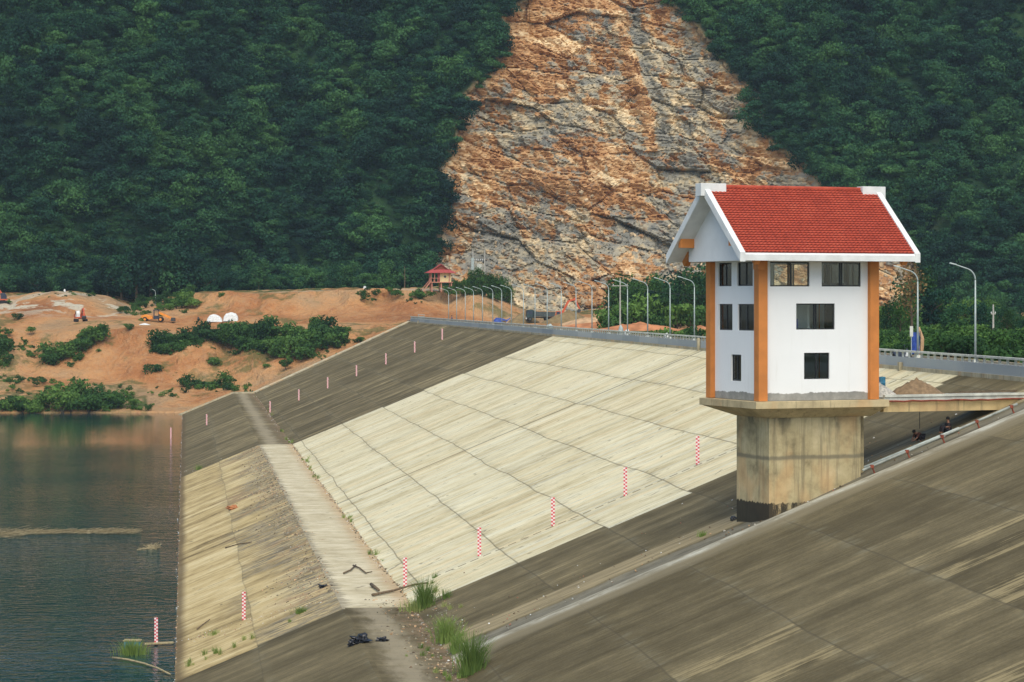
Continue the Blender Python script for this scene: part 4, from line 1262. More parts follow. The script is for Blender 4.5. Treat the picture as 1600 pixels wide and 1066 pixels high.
# head slab with tapered underside
hx0, hy0, hx1, hy1 = -.62, -.52, 8.75, 7.0
ch = 0.0
def ring(x0_, y0_, x1_, y1_, z): return [(x0_, y0_, z), (x1_, y0_, z), (x1_, y1_, z), (x0_, y1_, z)]
m = MB(); m.bb((hx0, hy0, -.46), (hx1, hy1, -.02)); m.build('head_slab', M['stained'], tower, bevel=.02)
PX0, PY0, PX1, PY1 = 0.95, 0.7, 7.43, 4.95
m = MB()
m.add(ring(hx0 + .1, hy0 + .1, hx1 - .1, hy1 - .1, -.462) + ring(PX0 - .04, PY0 - .04, PX1 + .7, PY1 + .04, -1.08),
      [(0, 1, 2, 3), (7, 6, 5, 4), (0, 4, 5, 1), (1, 5, 6, 2), (2, 6, 7, 3), (3, 7, 4, 0)])
m.build('head_taper', M['stained'], tower)
m = MB(); m.bb((PX0, PY0, -10.5), (PX1, PY1, -1.082)); m.build('pier', M['pier'], tower, bevel=.03)
m = MB(); m.bb((PX1 + .003, PY0 + .9, -10.0), (PX1 + .75, PY1 - .3, -1.084)); m.build('pier_rib', M['pier'], tower)

# access bridge: same heading as the tower's long side
bridge = thing('access_bridge', 'narrow concrete footbridge with a deep yellow stained girder from the tower to the dam crest', 'bridge', tuple(O), PHI - TH)
BX0, BX1 = hx1 * S_ + .03, 24.0
m = MB(); m.bb((BX0, 0.1, -.12), (BX1, 4.0, .10)); m.build('deck', M['rail_conc'], bridge)
for yy in (0.2, 3.3):
    m = MB(); m.bb((BX0, yy, -.80), (BX1, yy + .45, -.123)); m.build('girder', M['kerb_concrete'] if yy > 1 else stained_concrete('girder_concrete', (0.52, 0.39, 0.19)), bridge)
m = MB(); m.bb((BX0, 0.02, .103), (BX1, .3, .24)); m.build('kerb', M['rail_conc'], bridge)
def br(x, y, z=0.105): return bridge.matrix_basis @ Vector((x, y, z))
bridge_m = Matrix.Translation(O) @ Matrix.Rotation(PHI - TH, 4, 'Z')
def brp(x, y, z=0.105): return tuple(bridge_m @ Vector((x, y, z)))
m = MB(); rr_ = random.Random(3)
pts = [brp(BX0 + .1 + k * .6, -.03 + rr_.uniform(-.015, .015), -.14 + rr_.uniform(-.03, .03)) for k in range(25)]
m.tube(pts, .055, 6); o = m.build('hose', M['rust_red']); tag(o, 'long dull red hose lying along the front edge of the footbridge', 'hose')
def heap(name, label, cat, mat, c, rx, ry, h, seed, n=26, rot=0.0, peak=1.6):
    V = []
    nr = 12
    V.append((0, 0, h))
    q_ = np.random.RandomState(seed)
    ph = q_.uniform(0, 6.28, 5)
    for i in range(1, nr + 1):
        for k in range(n):
            a = 2 * math.pi * k / n; t = i / nr
            lump = 1 + .10 * math.sin(2 * a + ph[0]) + .07 * math.sin(3 * a + ph[1]) + .04 * math.sin(7 * a + ph[2])
            z = h * (1 - t ** 1.0) ** 1.0 * (1 - .18 * (1 - t) ** 4) + h * .05 * q_.normal() * (t < .98) * (1 - t * .6)
            if i == nr: z = -.12 * h
            V.append((rx * t * lump * math.cos(a), ry * t * lump * math.sin(a), z))
    fs = [(0, 1 + k, 1 + (k + 1) % n) for k in range(n)]
    for i in range(nr - 1):
        for k in range(n):
            a = 1 + i * n + k; b = 1 + i * n + (k + 1) % n
            fs.append((a, a + n, b + n, b))
    m_ = MB(); m_.add(V, fs)
    o_ = m_.build(name, mat, smooth=True)
    o_.location = c; o_.rotation_euler = (0, 0, rot)
    return tag(o_, label, cat)
heap('sand_pile', 'brown pile of building sand on the footbridge beside the blue drum', 'sand pile', M['sand'], brp(12.0, 2.1), 1.75, 1.4, 1.12, 1, rot=PHI - TH)
heap('gravel_pile', 'pale grey heap of lime and gravel on the footbridge against the tower', 'gravel pile', M['pale_gravel'], brp(9.45, 2.2), 1.1, 1.1, .85, 2, rot=PHI - TH)
dr = thing('drum', 'blue steel drum standing between the two heaps on the footbridge', 'drum', brp(10.15, 3.3))
m = MB(); m.lathe([(.30, 0), (.31, .02), (.31, .36), (.325, .38), (.31, .40), (.31, .72), (.325, .74), (.31, .76), (.31, 1.1), (.32, 1.12)], 24); m.build('body', M['drum_blue'], dr, True)
m = MB(); m.lathe([(.305, 1.105), (.30, 1.11)], 24); m.build('lid', M['drum_blue'], dr)
bs = thing('brick_stack', 'square stack of red bricks behind the pale heap on the footbridge', 'bricks', brp(9.35, 3.6), PHI - TH)
for i in range(9):
    m = MB()
    for j in range(3):
        if i % 2: m.bb((-.34 + j * .23, -.33, i * .105), (-.13 + j * .23, .33, i * .105 + .098))
        else: m.bb((-.33, -.34 + j * .23, i * .105), (.33, -.13 + j * .23, i * .105 + .098))
    m.build('brick_layer', M['brick'], bs)
m = MB()
for a, b in (((8.9, 3.0, .75), (10.9, 4.2, 1.25)), ((8.8, 2.4, .5), (9.3, 3.2, 1.3)), ((8.75, 2.6, .3), (9.9, 3.4, 1.15))):
    m.tube([brp(*a), brp((a[0] + b[0]) / 2, (a[1] + b[1]) / 2, (a[2] + b[2]) / 2 + .06), brp(*b)], [.03, .022, .01], 5)
tag(m.build('dry_branch', M['wood_grey']), 'bundle of thin dry branches stuck in the pale heap', 'branches')
m = MB()
for k, yy in enumerate((3.1, 3.4)): m.bar(brp(15 + k, yy, .16 + .07 * k), brp(22.5, yy + .3, .20 + .07 * k), .22, .05)
tag(m.build('plank', M['wood_grey']), 'long brown timber planks lying along the far side of the footbridge', 'planks')

# ---- rail track and kerb on the slope below the bridge
def slope_pt(X, Y, dz=0.0): return Vector((X, Y, dam_z(X) + dz))
ka, kb = on_dam(752, 1040), on_dam(1330, 760)
YK = on_dam(1156, 832).y
tr = on_dam(1596, 648)
def on_line(px, py): return on_dam(px, py)
A_, B_ = on_dam(765, 1022), on_dam(1150, 836)
C_, D_ = on_dam(1345, 752), on_dam(1592, 652)
up = Vector((-T, 0, 1)).normalized()
rail = thing('guide_rail', 'pale steel pipe rail running up the slope under the footbridge', 'rail', (0, 0, 0))
R0, R1 = on_dam(1352, 746) + up * .45, on_dam(1594, 642) + up * .45
m = MB(); m.tube([R0, (R0 + R1) / 2, R1], .075, 8); m.build('pipe', M['rail_steel'], rail)
for k in range(5):
    p = R0.lerp(R1, .06 + k * .225)
    m = MB(); m.box(p, (.20, .20, .18)); m.bar(p - up * .1, p - up * .5, .08, .08); m.build('clamp', M['rust_red'], rail)
m = MB(); a, b = on_dam(1345, 736) + up * .12, on_dam(1500, 672) + up * .12
m.tube([a, (a + b) / 2, b], .09, 6); tag(m.build('pipe', M['galv']), 'thin grey pipe lying on the concrete behind the pale rail', 'pipe')
for (a, b), l in ((((1402, 762), (1418, 753)), 'short pale stick on the dark slope right of the pier, the nearer to it'), (((1465, 777), (1497, 766)), 'longer white stick on the dark slope below the two people')):
    m = MB(); m.tube([on_dam(*a) + up * .06, on_dam(*b) + up * .06], .055, 6); tag(m.build('stick', M['rail_conc']), l, 'stick')

# ---- people
def person(name, label, base, rz, J, cloth, legs, headc, scale=1.0):
    """J: joint positions (local, metres); one skinned body, clothing and hair as children"""
    t = thing(name, label, 'person', tuple(base), rz)
    def skin(nm, verts, edges, radii, mat, sub=1):
        me = bpy.data.meshes.new(nm); me.from_pydata([tuple(v) for v in verts], edges, []); me.materials.append(mat)
        o = bpy.data.objects.new(nm, me); COL.objects.link(o)
        mod = o.modifiers.new('skin', 'SKIN'); mod.use_smooth_shade = True
        for v, r in zip(me.skin_vertices[0].data, radii): v.radius = (r, r)
        me.skin_vertices[0].data[0].use_root = True
        s = o.modifiers.new('sub', 'SUBSURF'); s.levels = sub; s.render_levels = sub
        dg = bpy.context.evaluated_depsgraph_get()
        me2 = bpy.data.meshes.new_from_object(o.evaluated_get(dg))
        bpy.data.objects.remove(o)
        o2 = bpy.data.objects.new(nm, me2); COL.objects.link(o2); o2.parent = t
        return o2
    V = [Vector(v) for v in J['spine']]
    n0 = len(V); E = [(i, i + 1) for i in range(n0 - 1)]; R_ = [.15, .13, .15, .06, .075, .095, .07][:n0]
    for sd_ in ('l', 'r'):
        arm = J['arm_' + sd_]; k = len(V); V += [Vector(v) for v in arm]; R_ += [.06, .045, .038, .03]
        E += [(2, k)] + [(k + i, k + i + 1) for i in range(3)]
        # palm and five fingers
        hand = V[k + 3]; dr_ = (V[k + 3] - V[k + 2]).normalized(); sx = dr_.orthogonal().normalized()
        for f_ in range(5):
            off = sx * (.018 * (f_ - 2)); ln = [.05, .075, .08, .075, .055][f_]
            if f_ == 0: off = sx * -.045
            b_ = len(V); V += [hand + dr_ * .03 + off, hand + dr_ * (.03 + ln) + off * 1.2 - up * .02]; R_ += [.010, .008]
            E += [(k + 3, b_), (b_, b_ + 1)]
        leg = J['leg_' + sd_]; k = len(V); V += [Vector(v) for v in leg]; R_ += [.095, .065, .045, .03]
        E += [(0, k)] + [(k + i, k + i + 1) for i in range(3)]
    skin('body', V, E, R_, M['skin'], 1)
    # shirt over torso and upper arms
    V = [Vector(v) for v in J['spine'][:3]]; R_ = [.185, .165, .185]; E = [(0, 1), (1, 2)]
    for sd_ in ('l', 'r'):
        arm = J['arm_' + sd_][:2]; k = len(V); V += [Vector(v) for v in arm]; R_ += [.085, .07]; E += [(2, k), (k, k + 1)]
    skin('shirt', V, E, R_, cloth, 1)
    V = [Vector(J['spine'][0])]; R_ = [.19]; E = []
    for sd_ in ('l', 'r'):
        leg = J['leg_' + sd_][:3]; k = len(V); V += [Vector(v) for v in leg]; R_ += [.125, .09, .07]; E += [(0, k), (k, k + 1), (k + 1, k + 2)]
    skin('trousers', V, E, R_, legs, 1)
    h = Vector(J['spine'][5])
    m_ = MB(); m_.lathe([(.02, .125), (.07, .11), (.105, .06), (.118, .0), (.10, -.05), (.07, -.07)], 14, tuple(h + Vector((0, .012, .02))))
    m_.build('hair' if headc is None else 'cap', headc or M['hair'], t, True)
    return t
sit = dict(spine=[(0, 0, .16), (0, .06, .36), (0, .05, .60), (0, .02, .72), (0, 0, .78), (0, -.01, .88), (0, -.02, .96)],
           arm_l=[(-.20, .03, .60), (-.27, -.10, .40), (-.16, -.28, .38), (-.12, -.33, .38)], arm_r=[(.20, .03, .60), (.27, -.10, .40), (.16, -.28, .38), (.12, -.33, .38)],
           leg_l=[(-.11, -.02, .16), (-.15, -.40, .45), (-.14, -.42, .06), (-.14, -.55, .03)], leg_r=[(.11, -.02, .16), (.15, -.38, .47), (.14, -.46, .06), (.14, -.58, .03)])
bend = dict(spine=[(0, 0, .34), (0, -.14, .44), (0, -.32, .50), (0, -.42, .54), (0, -.47, .56), (0, -.54, .60), (0, -.60, .62)],
            arm_l=[(-.19, -.32, .48), (-.22, -.42, .26), (-.14, -.55, .12), (-.12, -.60, .09)], arm_r=[(.19, -.32, .48), (.22, -.44, .26), (.14, -.58, .12), (.12, -.63, .09)],
            leg_l=[(-.12, 0, .32), (-.16, -.34, .38), (-.15, -.12, .06), (-.15, -.26, .03)], leg_r=[(.12, 0, .32), (.16, -.30, .40), (.15, -.08, .06), (.15, -.22, .03)])
person('person', 'person in dark clothes sitting on the slope under the footbridge', on_dam(1481, 677), math.radians(-80), sit, M['cloth_dark'], M['cloth_dark'], None)
person('person', 'person in brown crouching beside the pale rail, nearer the pier', on_dam(1439, 690), math.radians(-70), bend, M['cloth_brown'], M['cloth_dark'], None)
m = MB(); a = on_dam(1437, 678) + Vector((0, 0, .3)); m.tube([a, Vector((a.x, a.y, 19.0))], .02, 5)
tag(m.build('rope', M['dark_metal']), 'thin dark rope hanging from the footbridge to the crouching person', 'rope')
p = on_dam(1474, 683); m = MB(); m.lathe([(.12, 0), (.16, .18), (.17, .2)], 12, tuple(p)); tag(m.build('bucket', M['tarp_white']), 'small white bucket in front of the seated person', 'bucket')

# ---- staff gauges
NS = [(1090, 726), (977, 775), (864, 822), (749, 869), (633, 916), (381, 969)]
FS = [(691, 531), (648, 551), (603, 569.5), (557, 588), (512, 607), (467, 626), (422, 644.5), (323, 664.5)]
sg = thing('staff_gauge', 'tmp', 'staff gauge', (0, 0, 0), 0, 'water level staff gauges')
m = MB(); m.bb((-.13, -.03, 0), (.13, .0, 2.08)); m.build('board', M['staff'], sg)
m = MB(); m.bb((-.05, .003, -.3), (.05, .08, 2.0)); m.build('post', M['galv'], sg)
def staff(p, label, first=[True]):
    o = sg if first[0] else copy_tree(sg); first[0] = False
    o.location = p; o.rotation_euler = (0, 0, -TH); o['label'] = label
    return o
ordn = ['topmost', 'second from the top', 'middle', 'second from the bottom', 'lowest']
for k, (x, y) in enumerate(NS):
    l = ('red and white checked gauge board on the near row, %s of five' % ordn[k]) if k < 5 else 'red and white checked gauge board standing alone on the tan lower slope'
    staff(on_dam(x, y), l)
ordf = ['highest, by the parapet', 'second highest', 'third highest', 'fourth highest', 'fifth highest', 'second lowest', 'lowest, at the berm edge']
for k, (x, y) in enumerate(FS):
    l = ('small checked gauge board in the far row on dark concrete, %s' % ordf[k]) if k < 7 else 'small checked gauge board on the far end of the lower slope'
    staff(on_dam(x, y), l)
staff(tuple(at_z(244, 1008, 0) + Vector((0, 0, -.05))), 'red and white checked gauge board standing in the water beside the grassy float')
staff(tuple(at_z(267, 685, 0) + Vector((0, 0, -.1))), 'small checked gauge board standing in the far water at the dam toe')

# ---- crest parapet
par = thing('parapet', 'long grey blue concrete parapet with a pierced top rail along the dam crest', 'parapet', (0, 0, 0))
PXX = XC + .10; ZT = 20.48
k = 0; y0 = 40.0
while y0 < 612:
    y1 = min(y0 + 12.0, 613)
    m = MB(); m.bb((PXX, y0 + .02, ZT), (PXX + .22, y1 - .02, ZT + .68)); m.build('panel', M['parapet'], par)
    m = MB(); m.bb((PXX - .04, y0 + .02, ZT + 1.06), (PXX + .28, y1 - .02, ZT + 1.20)); m.build('top_rail', M['rail_conc'], par)
    y0 += 12.0
ps = MB(); Y = 40.6; cnt = 0; far_ = MB()
while Y < 612:
    d = Y
    if Y > 118 and cnt < 100:
        m = MB(); m.bb((PXX + .05, Y, ZT + .68), (PXX + .17, Y + .22, ZT + 1.06)); m.build('baluster', M['rail_conc'], par); cnt += 1
    else: far_.bb((PXX + .05, Y, ZT + .68), (PXX + .17, Y + .22, ZT + 1.06))
    Y += 1.65
tag(far_.build('balusters', M['rail_conc'], par), kind='stuff')
for px in (1100, 1430, 1380, 652):
    d = (XC / ct) * F / (px - 290); Yp = d * ct - 0
    m = MB(); m.bb((PXX - .32, Yp - .25, ZT - .35), (PXX - .05, Yp + .25, ZT + (1.0 if px == 1100 else .3))); m.build('buttress', M['kerb_concrete'], par)

# ---- street lamps
lamp = thing('street_lamp', 'tmp', 'street lamp', (0, 0, 0), 0, 'street lamps along the crest road')
m = MB(); m.tube([(0, 0, 0), (0, 0, 3.2), (0, 0, 6.6)], [.10, .085, .06], 8); m.build('pole', M['galv'], lamp, True)
m = MB(); pts = []
for k in range(9):
    a = k / 8 * math.radians(72); pts.append((-0.95 * (1 - math.cos(a)), 0, 6.6 + .95 * math.sin(a)))
e = pts[-1]; pts.append((e[0] - .95, 0, e[2] + .31))
m.tube(pts, [.06] * 6 + [.05] * 4, 8); m.build('arm', M['galv'], lamp, True)
m = MB(); e = pts[-1]; m.add([(e[0] + .08, -.06, e[2] - .04), (e[0] + .08, .06, e[2] - .04), (e[0] + .08, .05, e[2] + .05), (e[0] + .08, -.05, e[2] + .05),
    (e[0] - .55, -.13, e[2] + .10), (e[0] - .55, .13, e[2] + .10), (e[0] - .5, .09, e[2] + .20), (e[0] - .5, -.09, e[2] + .20)], [(0, 1, 2, 3), (7, 6, 5, 4), (0, 4, 5, 1), (1, 5, 6, 2), (2, 6, 7, 3), (3, 7, 4, 0)])
m.build('lamp_head', M['galv'], lamp, bevel=.02)
m = MB(); m.box((0, 0, .12), (.36, .36, .24)); m.build('base', M['rail_conc'], lamp)
LX = 62.8
lpx = [701, 713.5, 727, 740, 754, 770, 784, 799, 818, 836, 855, 877, 900, 925, 951, 980.5, 1012, 1047, 1085, 1434, 1524]
names = ['farthest lamp, right above the pavilion cut'] + [None] * 20
for k, px in enumerate(lpx):
    d = (LX / ct) * F / (px - 290)
    f_ = d * ct * ct  # along-axis position from the heading relation
    # solve for the true Y on the lamp line
    u = (px - 800) / F
    Y = (LX * ct - u * LX * st) / (u * ct + st)
    o = lamp if k == 0 else copy_tree(lamp)
    o.location = (LX, Y, 20.46)
    if px == 1434: l = 'grey curved street lamp whose arm passes under the right roof corner'
    elif px == 1524: l = 'tallest grey street lamp, farthest right against the dark hill'
    elif k == 0: l = 'farthest street lamp, at the left end of the receding row'
    else: l = 'grey curved street lamp, number %d from the left in the row behind the parapet' % (k + 1)
    o['label'] = l

# ================================================================== MACHINES AND SMALL THINGS
RZ = -TH
def wheel(parent, c, r, w, rimmat):
    t_ = MB(); t_.lathe([(r * .55, -w / 2), (r * .92, -w / 2), (r, -w / 2 + .05), (r, w / 2 - .05), (r * .92, w / 2), (r * .55, w / 2)], 18, c, 'y')
    tt = t_.build('wheel', M['rubber'], parent)
    q_ = MB(); q_.lathe([(.06, -w / 2 - .01), (r * .5, -w / 2 - .02), (r * .54, w / 2 + .02), (.06, w / 2 + .01)], 14, c, 'y'); q_.build('rim', rimmat, tt)
def dump_truck(loc, rz, label):
    t = thing('dump_truck', label, 'truck', loc, rz)          # faces -x
    m = MB(); m.prism([(-3.4, .75), (-3.45, 1.5), (-3.2, 2.75), (-1.75, 2.8), (-1.7, .75)], -1.15, 1.15, 'y'); m.build('cab', M['truck_green'], t, bevel=.06)
    m = MB(); m.bb((-3.44, -.95, 1.68), (-3.28, .95, 2.45)); w = m.build('windscreen', M['dark_cab'], t)
    m = MB(); m.bb((-3.0, -1.18, 1.7), (-2.1, -1.152, 2.4)); m.build('side_window', M['dark_cab'], t)
    m = MB(); m.bb((-3.52, -1.1, .5), (-3.36, 1.1, .85)); m.build('bumper', M['tarp_white'], t)
    for y in (-.85, .85):
        m = MB(); m.lathe([(.13, -3.53), (.12, -3.50)], 10, (0, y, 1.05), 'x'); m.build('headlight', M['tarp_white'], t)
    m = MB(); m.bb((-3.2, -.45, .72), (3.5, .45, .98)); m.build('chassis', M['dark_metal'], t)
    m = MB()
    m.prism([(-1.55, 1.1), (-1.6, 2.35), (3.6, 2.2), (3.4, 1.1)], -1.2, -1.1, 'y'); m.prism([(-1.55, 1.1), (-1.6, 2.35), (3.6, 2.2), (3.4, 1.1)], 1.1, 1.2, 'y')
    m.bb((-1.55, -1.1, 1.05), (3.45, 1.1, 1.18)); m.bb((-1.62, -1.1, 1.18), (-1.5, 1.1, 2.55)); m.bb((3.3, -1.1, 1.18), (3.42, 1.1, 2.1))
    for x in (-.6, .5, 1.6, 2.7): m.bb((x, -1.26, 1.12), (x + .12, -1.203, 2.2))
    m.build('dump_bed', M['truck_bed'], t)
    for x in (-2.6, 1.5, 2.75):
        for y in (-1.0, 1.0): wheel(t, (x, y, .52), .52, .36, M['truck_bed'])
    return t
def excavator(loc, rz, label, body, boom_pts, cabmat=None):
    t = thing('excavator', label, 'excavator', loc, rz)
    for y in (-1.15, 1.15):
        m = MB(); m.prism([(-1.9, .45), (-1.6, .05), (1.6, .05), (1.9, .45), (1.6, .85), (-1.6, .85)], y - .3, y + .3, 'y'); m.build('track', M['rubber'], t)
    m = MB(); m.bb((-1.9, -1.3, 1.0), (1.3, 1.3, 1.3)); m.prism([(-2.1, 1.3), (-2.1, 2.0), (-.6, 2.15), (-.6, 1.3)], -1.3, 1.3, 'y'); m.build('body', body, t)
    m = MB(); m.lathe([(.7, .82), (.7, 1.01)], 16, (0, 0, 0)); m.build('turntable', M['dark_metal'], t)
    m = MB(); m.prism([(-.5, 1.32), (-.5, 2.9), (.6, 2.9), (1.1, 2.2), (1.1, 1.32)], -1.25, -.35, 'y'); cb = m.build('cab', cabmat or body, t, bevel=.04)
    m = MB(); m.bb((-.35, -1.28, 1.95), (.5, -1.253, 2.75)); m.build('window', M['dark_cab'], cb)
    m = MB()
    bp = [Vector((a, .1, b)) for a, b in boom_pts]
    m.bar(bp[0], bp[1], .38, .55); m.bar(bp[1] - (bp[2] - bp[1]).normalized() * .2, bp[2], .34, .45); m.build('boom', body, t)
    m = MB(); m.bar(bp[2] + (bp[2] - bp[3]).normalized() * .4, bp[3], .28, .36); m.build('stick', body, t)
    e_ = bp[3]; m = MB(); m.prism([(e_.x - .1, e_.z + .1), (e_.x + .35, e_.z - .25), (e_.x + .1, e_.z - .95), (e_.x - .55, e_.z - .8), (e_.x - .8, e_.z - .4)], -.4, .6, 'y'); m.build('bucket', M['dark_metal'], t)
    m = MB(); m.tube([(.6, .1, 1.6), (bp[1] + (bp[0] - bp[1]) * .2) + Vector((0.2, 0, -.3))], .07, 6); m.build('ram', M['galv'], t)
    return t
def gl(px, d, z=20.15): p = P(px, 470, d); return (p.x, p.y, z)
dump_truck((*gl(844, 622)[:2], 20.45), RZ + .12, 'dark green dump truck with an open bed parked behind the parapet by the sand piles')
excavator((*gl(872, 642)[:2], 19.9), RZ - .05, 'red excavator with raised arm behind the large sand pile', M['machine_red'], [(0.6, 1.6), (2.6, 5.4), (4.3, 5.9), (5.4, 3.4)])
heap('sand_pile', 'large olive brown sand pile at the rear of the dump truck', 'sand pile', M['olive_sand'], (*gl(889, 608)[:2], 20.0), 6.2, 5, 3.4, 5)
heap('sand_pile', 'brown sand pile in front of the dump truck beside the blue tarpaulin', 'sand pile', M['olive_sand'], (*gl(818, 626)[:2], 20.0), 4.4, 4, 2.9, 6)
heap('earth_mound', 'lumpy orange earth heap rising right of the large sand pile', 'earth heap', M['tan_earth'], (*gl(940, 600)[:2], 19.9), 4.8, 4, 3.2, 7)
heap('earth_mound', 'low pale earth heap in front of the large sand pile', 'earth heap', M['tan_earth'], (*gl(915, 575)[:2], 19.9), 6.8, 4, 1.9, 8)
heap('earth_mound', 'small pale earth heap at the left foot of the lumpy one', 'earth heap', M['tan_earth'], (*gl(962, 570)[:2], 19.9), 3.6, 3, 1.5, 18)
heap('earth_bank', 'long low bank of orange soil behind the lamp posts before the grove', 'earth bank', M['orange_earth'], (*gl(1000, 455)[:2], 19.8), 9.5, 5, 1.9, 9, rot=RZ)
heap('earth_bank', 'long low bank of bright orange soil nearest the tower behind the lamp posts', 'earth bank', M['orange_earth'], (*gl(1095, 430)[:2], 19.8), 9, 5, 1.5, 10, rot=RZ)
heap('earth_bank', 'reddish earth strip behind the parapet right of the pale heaps', 'earth bank', M['orange_earth'], (*gl(935, 520)[:2], 19.8), 10, 4, 1.4, 12, rot=RZ)
# blue tarpaulin over a load
t = thing('covered_load', 'low load under a bright blue tarpaulin left of the brown sand pile', 'tarpaulin', (*gl(784, 600)[:2], 20.3), RZ)
m = MB(); q_ = random.Random(2); secs = []
for i in range(9):
    x = -1.9 + i * .48; h = [.5, 1.0, 1.15, 1.1, .95, .8, .6, .75, 1.1][i]; w = [.9, 1.1, 1.1, 1.0, .9, .7, .4, .25, .15][i]
    secs.append([(x, -w, 0 if i < 7 else h - .3), (x + .05, -w * .8, h * .8), (x, 0, h + q_.uniform(-.05, .08)), (x - .05, w * .8, h * .8), (x, w, 0 if i < 7 else h - .3)])
vs = [v for s in secs for v in s]
m.add(vs, [(i * 5 + j, i * 5 + j + 1, i * 5 + j + 6, i * 5 + j + 5) for i in range(8) for j in range(4)] + [(0, 4, 3, 2, 1), (40, 41, 42, 43, 44)])
m.build('tarpaulin', M['tarp_blue'], t); m = MB(); m.bb((-1.7, -.8, -.35), (1.0, .8, .45)); m.build('load', M['wood_grey'], t)
# small tractor cart at the left end of the parapet
t = thing('cart', 'small grey blue motor cart parked at the far end of the parapet', 'cart', (*gl(656, 618)[:2], 20.25), RZ)
m = MB(); m.bb((-.9, -.6, .5), (.6, .6, .72)); m.build('frame', M['dark_metal'], t)
m = MB(); m.prism([(-1.0, .72), (-1.0, 1.25), (-.5, 1.3), (-.45, .72)], -.4, .4, 'y'); m.build('engine', M['dark_cab'], t)
m = MB(); m.bb((-.4, -.55, .722), (-.32, .55, 1.95)); m.bb((1.0, -.55, .722), (1.08, .55, 1.85)); m.bb((-.32, -.55, 1.75), (1.0, .55, 1.85)); m.bb((-.31, -.5, .722), (.99, .5, 1.35)); m.build('cab', M['galv'], t)
m = MB(); m.bb((-3.0, -.35, .3), (-.95, .35, .45)); m.build('drawbar', M['dark_metal'], t)
for x in (-.7, .6):
    for y in (-.7, .7): wheel(t, (x, y, .35), .35, .2, M['galv'])
# left bank excavators
p = on_bank(126, 503.5)
excavator((p.x, p.y, p.z), RZ - 1.2, 'red excavator with a pale rear counterweight on the bench below the chalky mound', M['machine_red'], [(0.6, 1.6), (1.9, 3.3), (3.3, 3.2), (3.7, 1.6)], M['tarp_white'])
p = on_bank(4, 475)
excavator((p.x, p.y, p.z), RZ + .2, 'red orange excavator cut by the left edge of the view beside the mound', M['machine_red'], [(0.6, 1.6), (-1.2, 4.0), (-2.6, 3.6), (-3.2, 1.8)], M['dark_cab'])
# orange roller/loader with dark canopy
p = on_bank(243, 503)
t = thing('wheel_loader', 'orange wheel loader with a dark canopy and raised arm on the bare bench', 'loader', tuple(p), RZ)
m = MB(); m.prism([(-3.6, .8), (-3.5, 1.6), (-2.6, 1.9), (-.8, 1.5), (-.6, .7)], -.75, .75, 'y'); m.build('engine_hood', M['machine_orange'], t, bevel=.05)
m = MB()
for x in (-.45, .75):
    for y in (-.6, .6): m.bb((x, y - .06, .9), (x + .12, y + .06, 2.9))
m.bb((-.55, -.75, 2.9), (1.0, .75, 3.1)); m.bb((-.44, -.55, .7), (.86, .55, 1.55)); m.build('cab', M['dark_cab'], t)
m = MB(); m.bar((.7, -.4, 2.4), (4.1, -.4, .9), .22, .55); m.bar((.7, .4, 2.4), (4.1, .4, .9), .22, .55); m.build('arm', M['machine_orange'], t)
m = MB(); m.prism([(4.0, .2), (4.1, 1.1), (4.9, 1.0), (5.0, .15)], -1.1, 1.1, 'y'); m.build('bucket', M['dark_metal'], t)
for x in (-2.6, 1.4):
    for y in (-.95, .95): wheel(t, (x, y, .62), .62, .4, M['machine_orange'])
p = on_bank(226, 507.5); heap('sheet_pile', 'small pile of pale sheeting on the ground below the orange loader', 'sheeting', M['tarp_white'], tuple(p), 1.3, .9, .45, 22)
# two white tarpaulined humps
def hump(px, py, w, h, label, seed, dome):
    p = on_bank(px, py)
    t = thing('covered_vehicle', label, 'covered vehicle', (p.x, p.y, p.z), RZ)
    m_ = MB(); q = random.Random(seed); nu, nv = 14, 8; vs = []
    for i in range(nu + 1):
        a = math.pi * i / nu
        for j in range(nv + 1):
            v_ = -1 + 2 * j / nv
            sh = (1 - abs(v_) ** 3 * .25)
            x = -math.cos(a) * w / 2 * (1 + q.uniform(-.04, .04)); z = (math.sin(a) ** (.6 if dome else 1.1)) * h * sh * (1 + q.uniform(-.05, .05))
            z *= (1 - abs(v_) ** 4) ** .5
            if not dome: z *= (1.25 - .5 * i / nu)
            vs.append((x, v_ * 1.3, z))
    m_.add(vs, [(i * (nv + 1) + j, i * (nv + 1) + j + 1, (i + 1) * (nv + 1) + j + 1, (i + 1) * (nv + 1) + j) for i in range(nu) for j in range(nv)])
    m_.build('cover', M['tarp_white'], t)
    m_ = MB(); m_.bb((-w * .30, -.7, .12), (w * .30, .7, h * .25)); m_.build('body', M['dark_metal'], t)
    for x in (-w * .3, w * .3):
        for y in (-.6, .6): wheel(t, (x, y, .3), .3, .25, M['dark_metal'])
hump(336, 503, 4.0, 1.9, 'vehicle under a drooping white sheet on the bench, left of two', 3, False)
hump(361, 502, 3.7, 2.2, 'vehicle under a domed white sheet on the bench, right of two', 4, True)
m = MB(); p = on_bank(310, 502); m.lathe([(.25, 0), (.28, .5), (.2, 1.0), (.1, 1.1)], 8, tuple(p)); tag(m.build('milestone', M['dark_metal']), 'small dark post on the bench left of the white covered vehicles', 'post')
